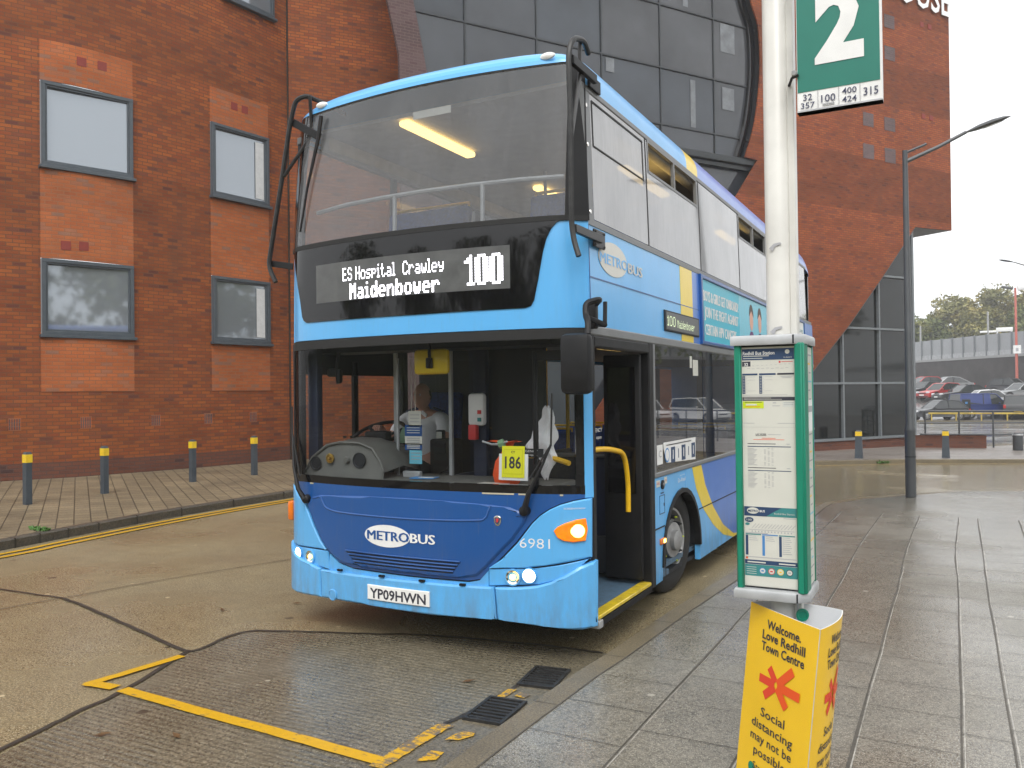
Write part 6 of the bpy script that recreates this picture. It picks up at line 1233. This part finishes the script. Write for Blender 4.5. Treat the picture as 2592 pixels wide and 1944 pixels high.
# ================================================================== TREES
def tree(name, base, H, Rr, mat, seed, label, group, nleaf=2600, trunk=.28, ls=.50):
    r_ = random.Random(seed); t = thing(name, base, label, 'tree', group); x, y, z = base
    clumps = []
    for k in range(34):
        a = r_.uniform(0, 2*math.pi); hgt = r_.random()**.8; rad = Rr*(1-.55*abs(hgt-.35)**1.3*1.6)*math.sqrt(r_.random()); clumps.append((Vector((rad*math.cos(a), rad*math.sin(a), H*(.28+.68*hgt))), Rr*r_.uniform(.20, .36)))
    b = B(); b.tube([(x, y, z), (x+.1, y, z+H*.25), (x-.05, y+.1, z+H*.5), (x, y, z+H*.8)], [trunk, trunk*.75, trunk*.5, .04], mBARK, 8)
    for c, q in clumps[:14]: b.tube([(x, y, z+H*.22+c.z*.25), Vector((x, y, z))+c*.6+Vector((0, 0, c.z*.12)), Vector((x, y, z))+c], [trunk*.35, trunk*.2, .03], mBARK, 5)
    b.build('trunk', t)
    vs, fs = [], []
    for i in range(nleaf):
        c, q = clumps[r_.randrange(len(clumps))]; d = Vector((r_.gauss(0, 1), r_.gauss(0, 1), r_.gauss(0, .8))); d = d.normalized()*q*(r_.random()**.45)*(1+.35*r_.random()); p = Vector(base)+c+d
        s = ls*r_.uniform(.5, 1.15); n_ = Vector((r_.gauss(0, 1), r_.gauss(0, 1), r_.gauss(.5, 1))).normalized(); u = n_.orthogonal().normalized(); u.rotate(Matrix.Rotation(r_.uniform(0, 6.28), 3, n_)); w_ = n_.cross(u); k = len(vs)
        vs += [p-u*s*.5, p+w_*s*.32, p+u*s*.5, p-w_*s*.32]; fs.append((k, k+1, k+2, k+3))
    b = B(); b.v = [tuple(v_) for v_ in vs]; b.f = [list(f_) for f_ in fs]; b.mi = [0]*len(fs); b.uv = [None]*len(fs); b.mats = [mat]; b.build('crown', t, smooth=False); return t
TG = 'autumn trees beyond the railway'
for i, (x, y, h_, rr_, m_, lb) in enumerate(((9.9, 121, 9.6, 4.2, mLEAF, 'broad yellowing tree, tallest behind the sign gantry'), (4.1, 120, 8.8, 3.6, mLEAF, 'yellow-green tree standing over the middle of the fence'), (.6, 118, 6.0, 3.0, mLEAF2, 'low green tree next to the office block edge'), (7.0, 116, 6.6, 2.8, mLEAF, 'orange-tinted tree in front of the taller crowns'), (14.4, 120, 9.0, 4.0, mLEAF, 'yellowing tree cut by the right picture edge'), (-4, 121, 7.5, 3.6, mLEAF2, 'green tree hidden partly behind the office block'), (12, 116, 6.2, 2.8, mLEAF2, 'low green tree beside the red lamp column'))):
    tree('deciduous_tree', (x, y, 4.9), h_, rr_, m_, 20+i, lb, TG, 8000)
proto = tree('deciduous_tree', (34, -8, -.03), 10.5, 5.0, mLEAF2, 60, 'tall green tree off to the right, mirrored in the office windows', 'trees across the car park', 2600, .3, .6)
for i, (x, y, s) in enumerate(((36, 2, 1.5), (38, 11, 1.3), (33, -17, 1.4), (40, 21, 1.4), (33, 30, 1.15), (28, 48, .9), (20, 73, .9), (26, 64, 1.0), (-22, -34, .9), (-13, -38, 1.05), (-5, -36, .85), (3, -40, 1.1), (11, -36, .9), (19, -38, 1.05), (27, -30, 1.0), (-30, -28, 1.1))):
    c = copy_tree(proto); c.location = (x, y, zg(y) if y < 60 else 1.0); c.scale = (s, s, s*(1+.05*(i % 3))); c.rotation_euler = (0, 0, i*1.3)
    c['label'] = ['tall green tree off to the right, mirrored in the office windows', 'green tree out of view right, seen only in the bus window reflection', 'green tree behind the viewer, mirrored in the front of the bus'][2 if y < -25 else 1 if y > 25 else 0]
hb = B(); r_ = random.Random(9); nx, nz = 90, 9; vs = []  # unseen leafy screen, added to keep bright horizon sky out of windscreen reflections
for j in range(nz+1):
    for i in range(nx+1): vs.append((-60+120*i/nx, -27+r_.uniform(-.35, .35)-.5*(j/nz)**3, 5.2*j/nz+(r_.uniform(-.4, .4) if j else 0)))
hb.add(vs, [[j*(nx+1)+i+1, j*(nx+1)+i, (j+1)*(nx+1)+i, (j+1)*(nx+1)+i+1] for j in range(nz) for i in range(nx)], mLEAF2); hb.add([(-60, -27.6, 5.1), (60, -27.6, 5.1), (60, -30, 5), (-60, -30, 5)], [[0, 1, 2, 3]], mLEAF2)
tag(hb.build('added_hedge'), 'long tall leafy screen added behind the viewer to darken the windscreen reflection', 'added_hedge')
for x, y, lb in ((1.75, 19.7, 'tuft of green weed growing at the foot of the far kerb'), (-6.95, 1.55, 'tuft of green weed on the dark kerb left of the bus')):
    b = B(); r_ = random.Random(int(x*10)); z = zg(y)+(.02 if x > 0 else .12)
    for k in range(46):
        a = r_.uniform(0, 6.28); L = r_.uniform(.04, .13 if x > 0 else .07); p = Vector((x+r_.uniform(-.16, .16), y+r_.uniform(-.05, .05), z)); e = p+Vector((math.cos(a)*L*.8, math.sin(a)*L*.5, L*r_.uniform(.3, .9))); s = Vector((-math.sin(a), math.cos(a), 0))*.018
        m_ = p.lerp(e, .6)+Vector((0, 0, .02)); b.add([p-s*.4, m_-s, e, m_+s, p+s*.4], [[0, 1, 2, 3, 4]], mWEED)
    tag(b.build('weed', smooth=False), lb, 'weed', 'weeds at the kerbs')
mDL = M('dead leaf', (.10, .05, .015), .6, var=.5)
for k, (x, y, lb) in enumerate(((-2.05, -.02, 'small dark dead leaf on the brown road left of the bay corner'), (-1.62, .42, 'small dark dead leaf on the road nearest the bus bumper'), (-.25, -2.02, 'dark dead leaf on the bay slab below the yellow line'), (-.62, -2.18, 'tiny dark leaf low on the bay slab near the joint'), (.72, -.62, 'rust-brown leaf on the bay slab by the drain grates'))):
    r_ = random.Random(k); b = B(); a = r_.uniform(0, 3); u = Vector((math.cos(a), math.sin(a), 0)); v_ = Vector((-u.y, u.x, 0)); c = Vector((x, y, .010))
    b.add([c-u*.045, c-u*.01+v_*.018+Vector((0, 0, .006)), c+u*.045+Vector((0, 0, .008)), c-v_*.02+Vector((0, 0, .004))], [[0, 1, 2, 3]], mDL); tag(b.build('dead_leaf', smooth=False), lb, 'leaf', 'dead leaves on the road')

# ================================================================== RAIN HAZE
hz = N('rain haze'); hz.t.nodes.remove(hz.b); pv = hz.n('VolumePrincipled'); pv.inputs['Color'].default_value = (.93, .95, .97, 1); pv.inputs['Density'].default_value = .0013; pv.inputs['Anisotropy'].default_value = .2
hz.l(pv.outputs[0], hz.out.inputs['Volume'])
o = B().bx(-170, 170, -120, 270, -3, 26, hz.m).build('haze', smooth=False); o['kind'] = 'stuff'
SC.cycles.volume_bounces = 1
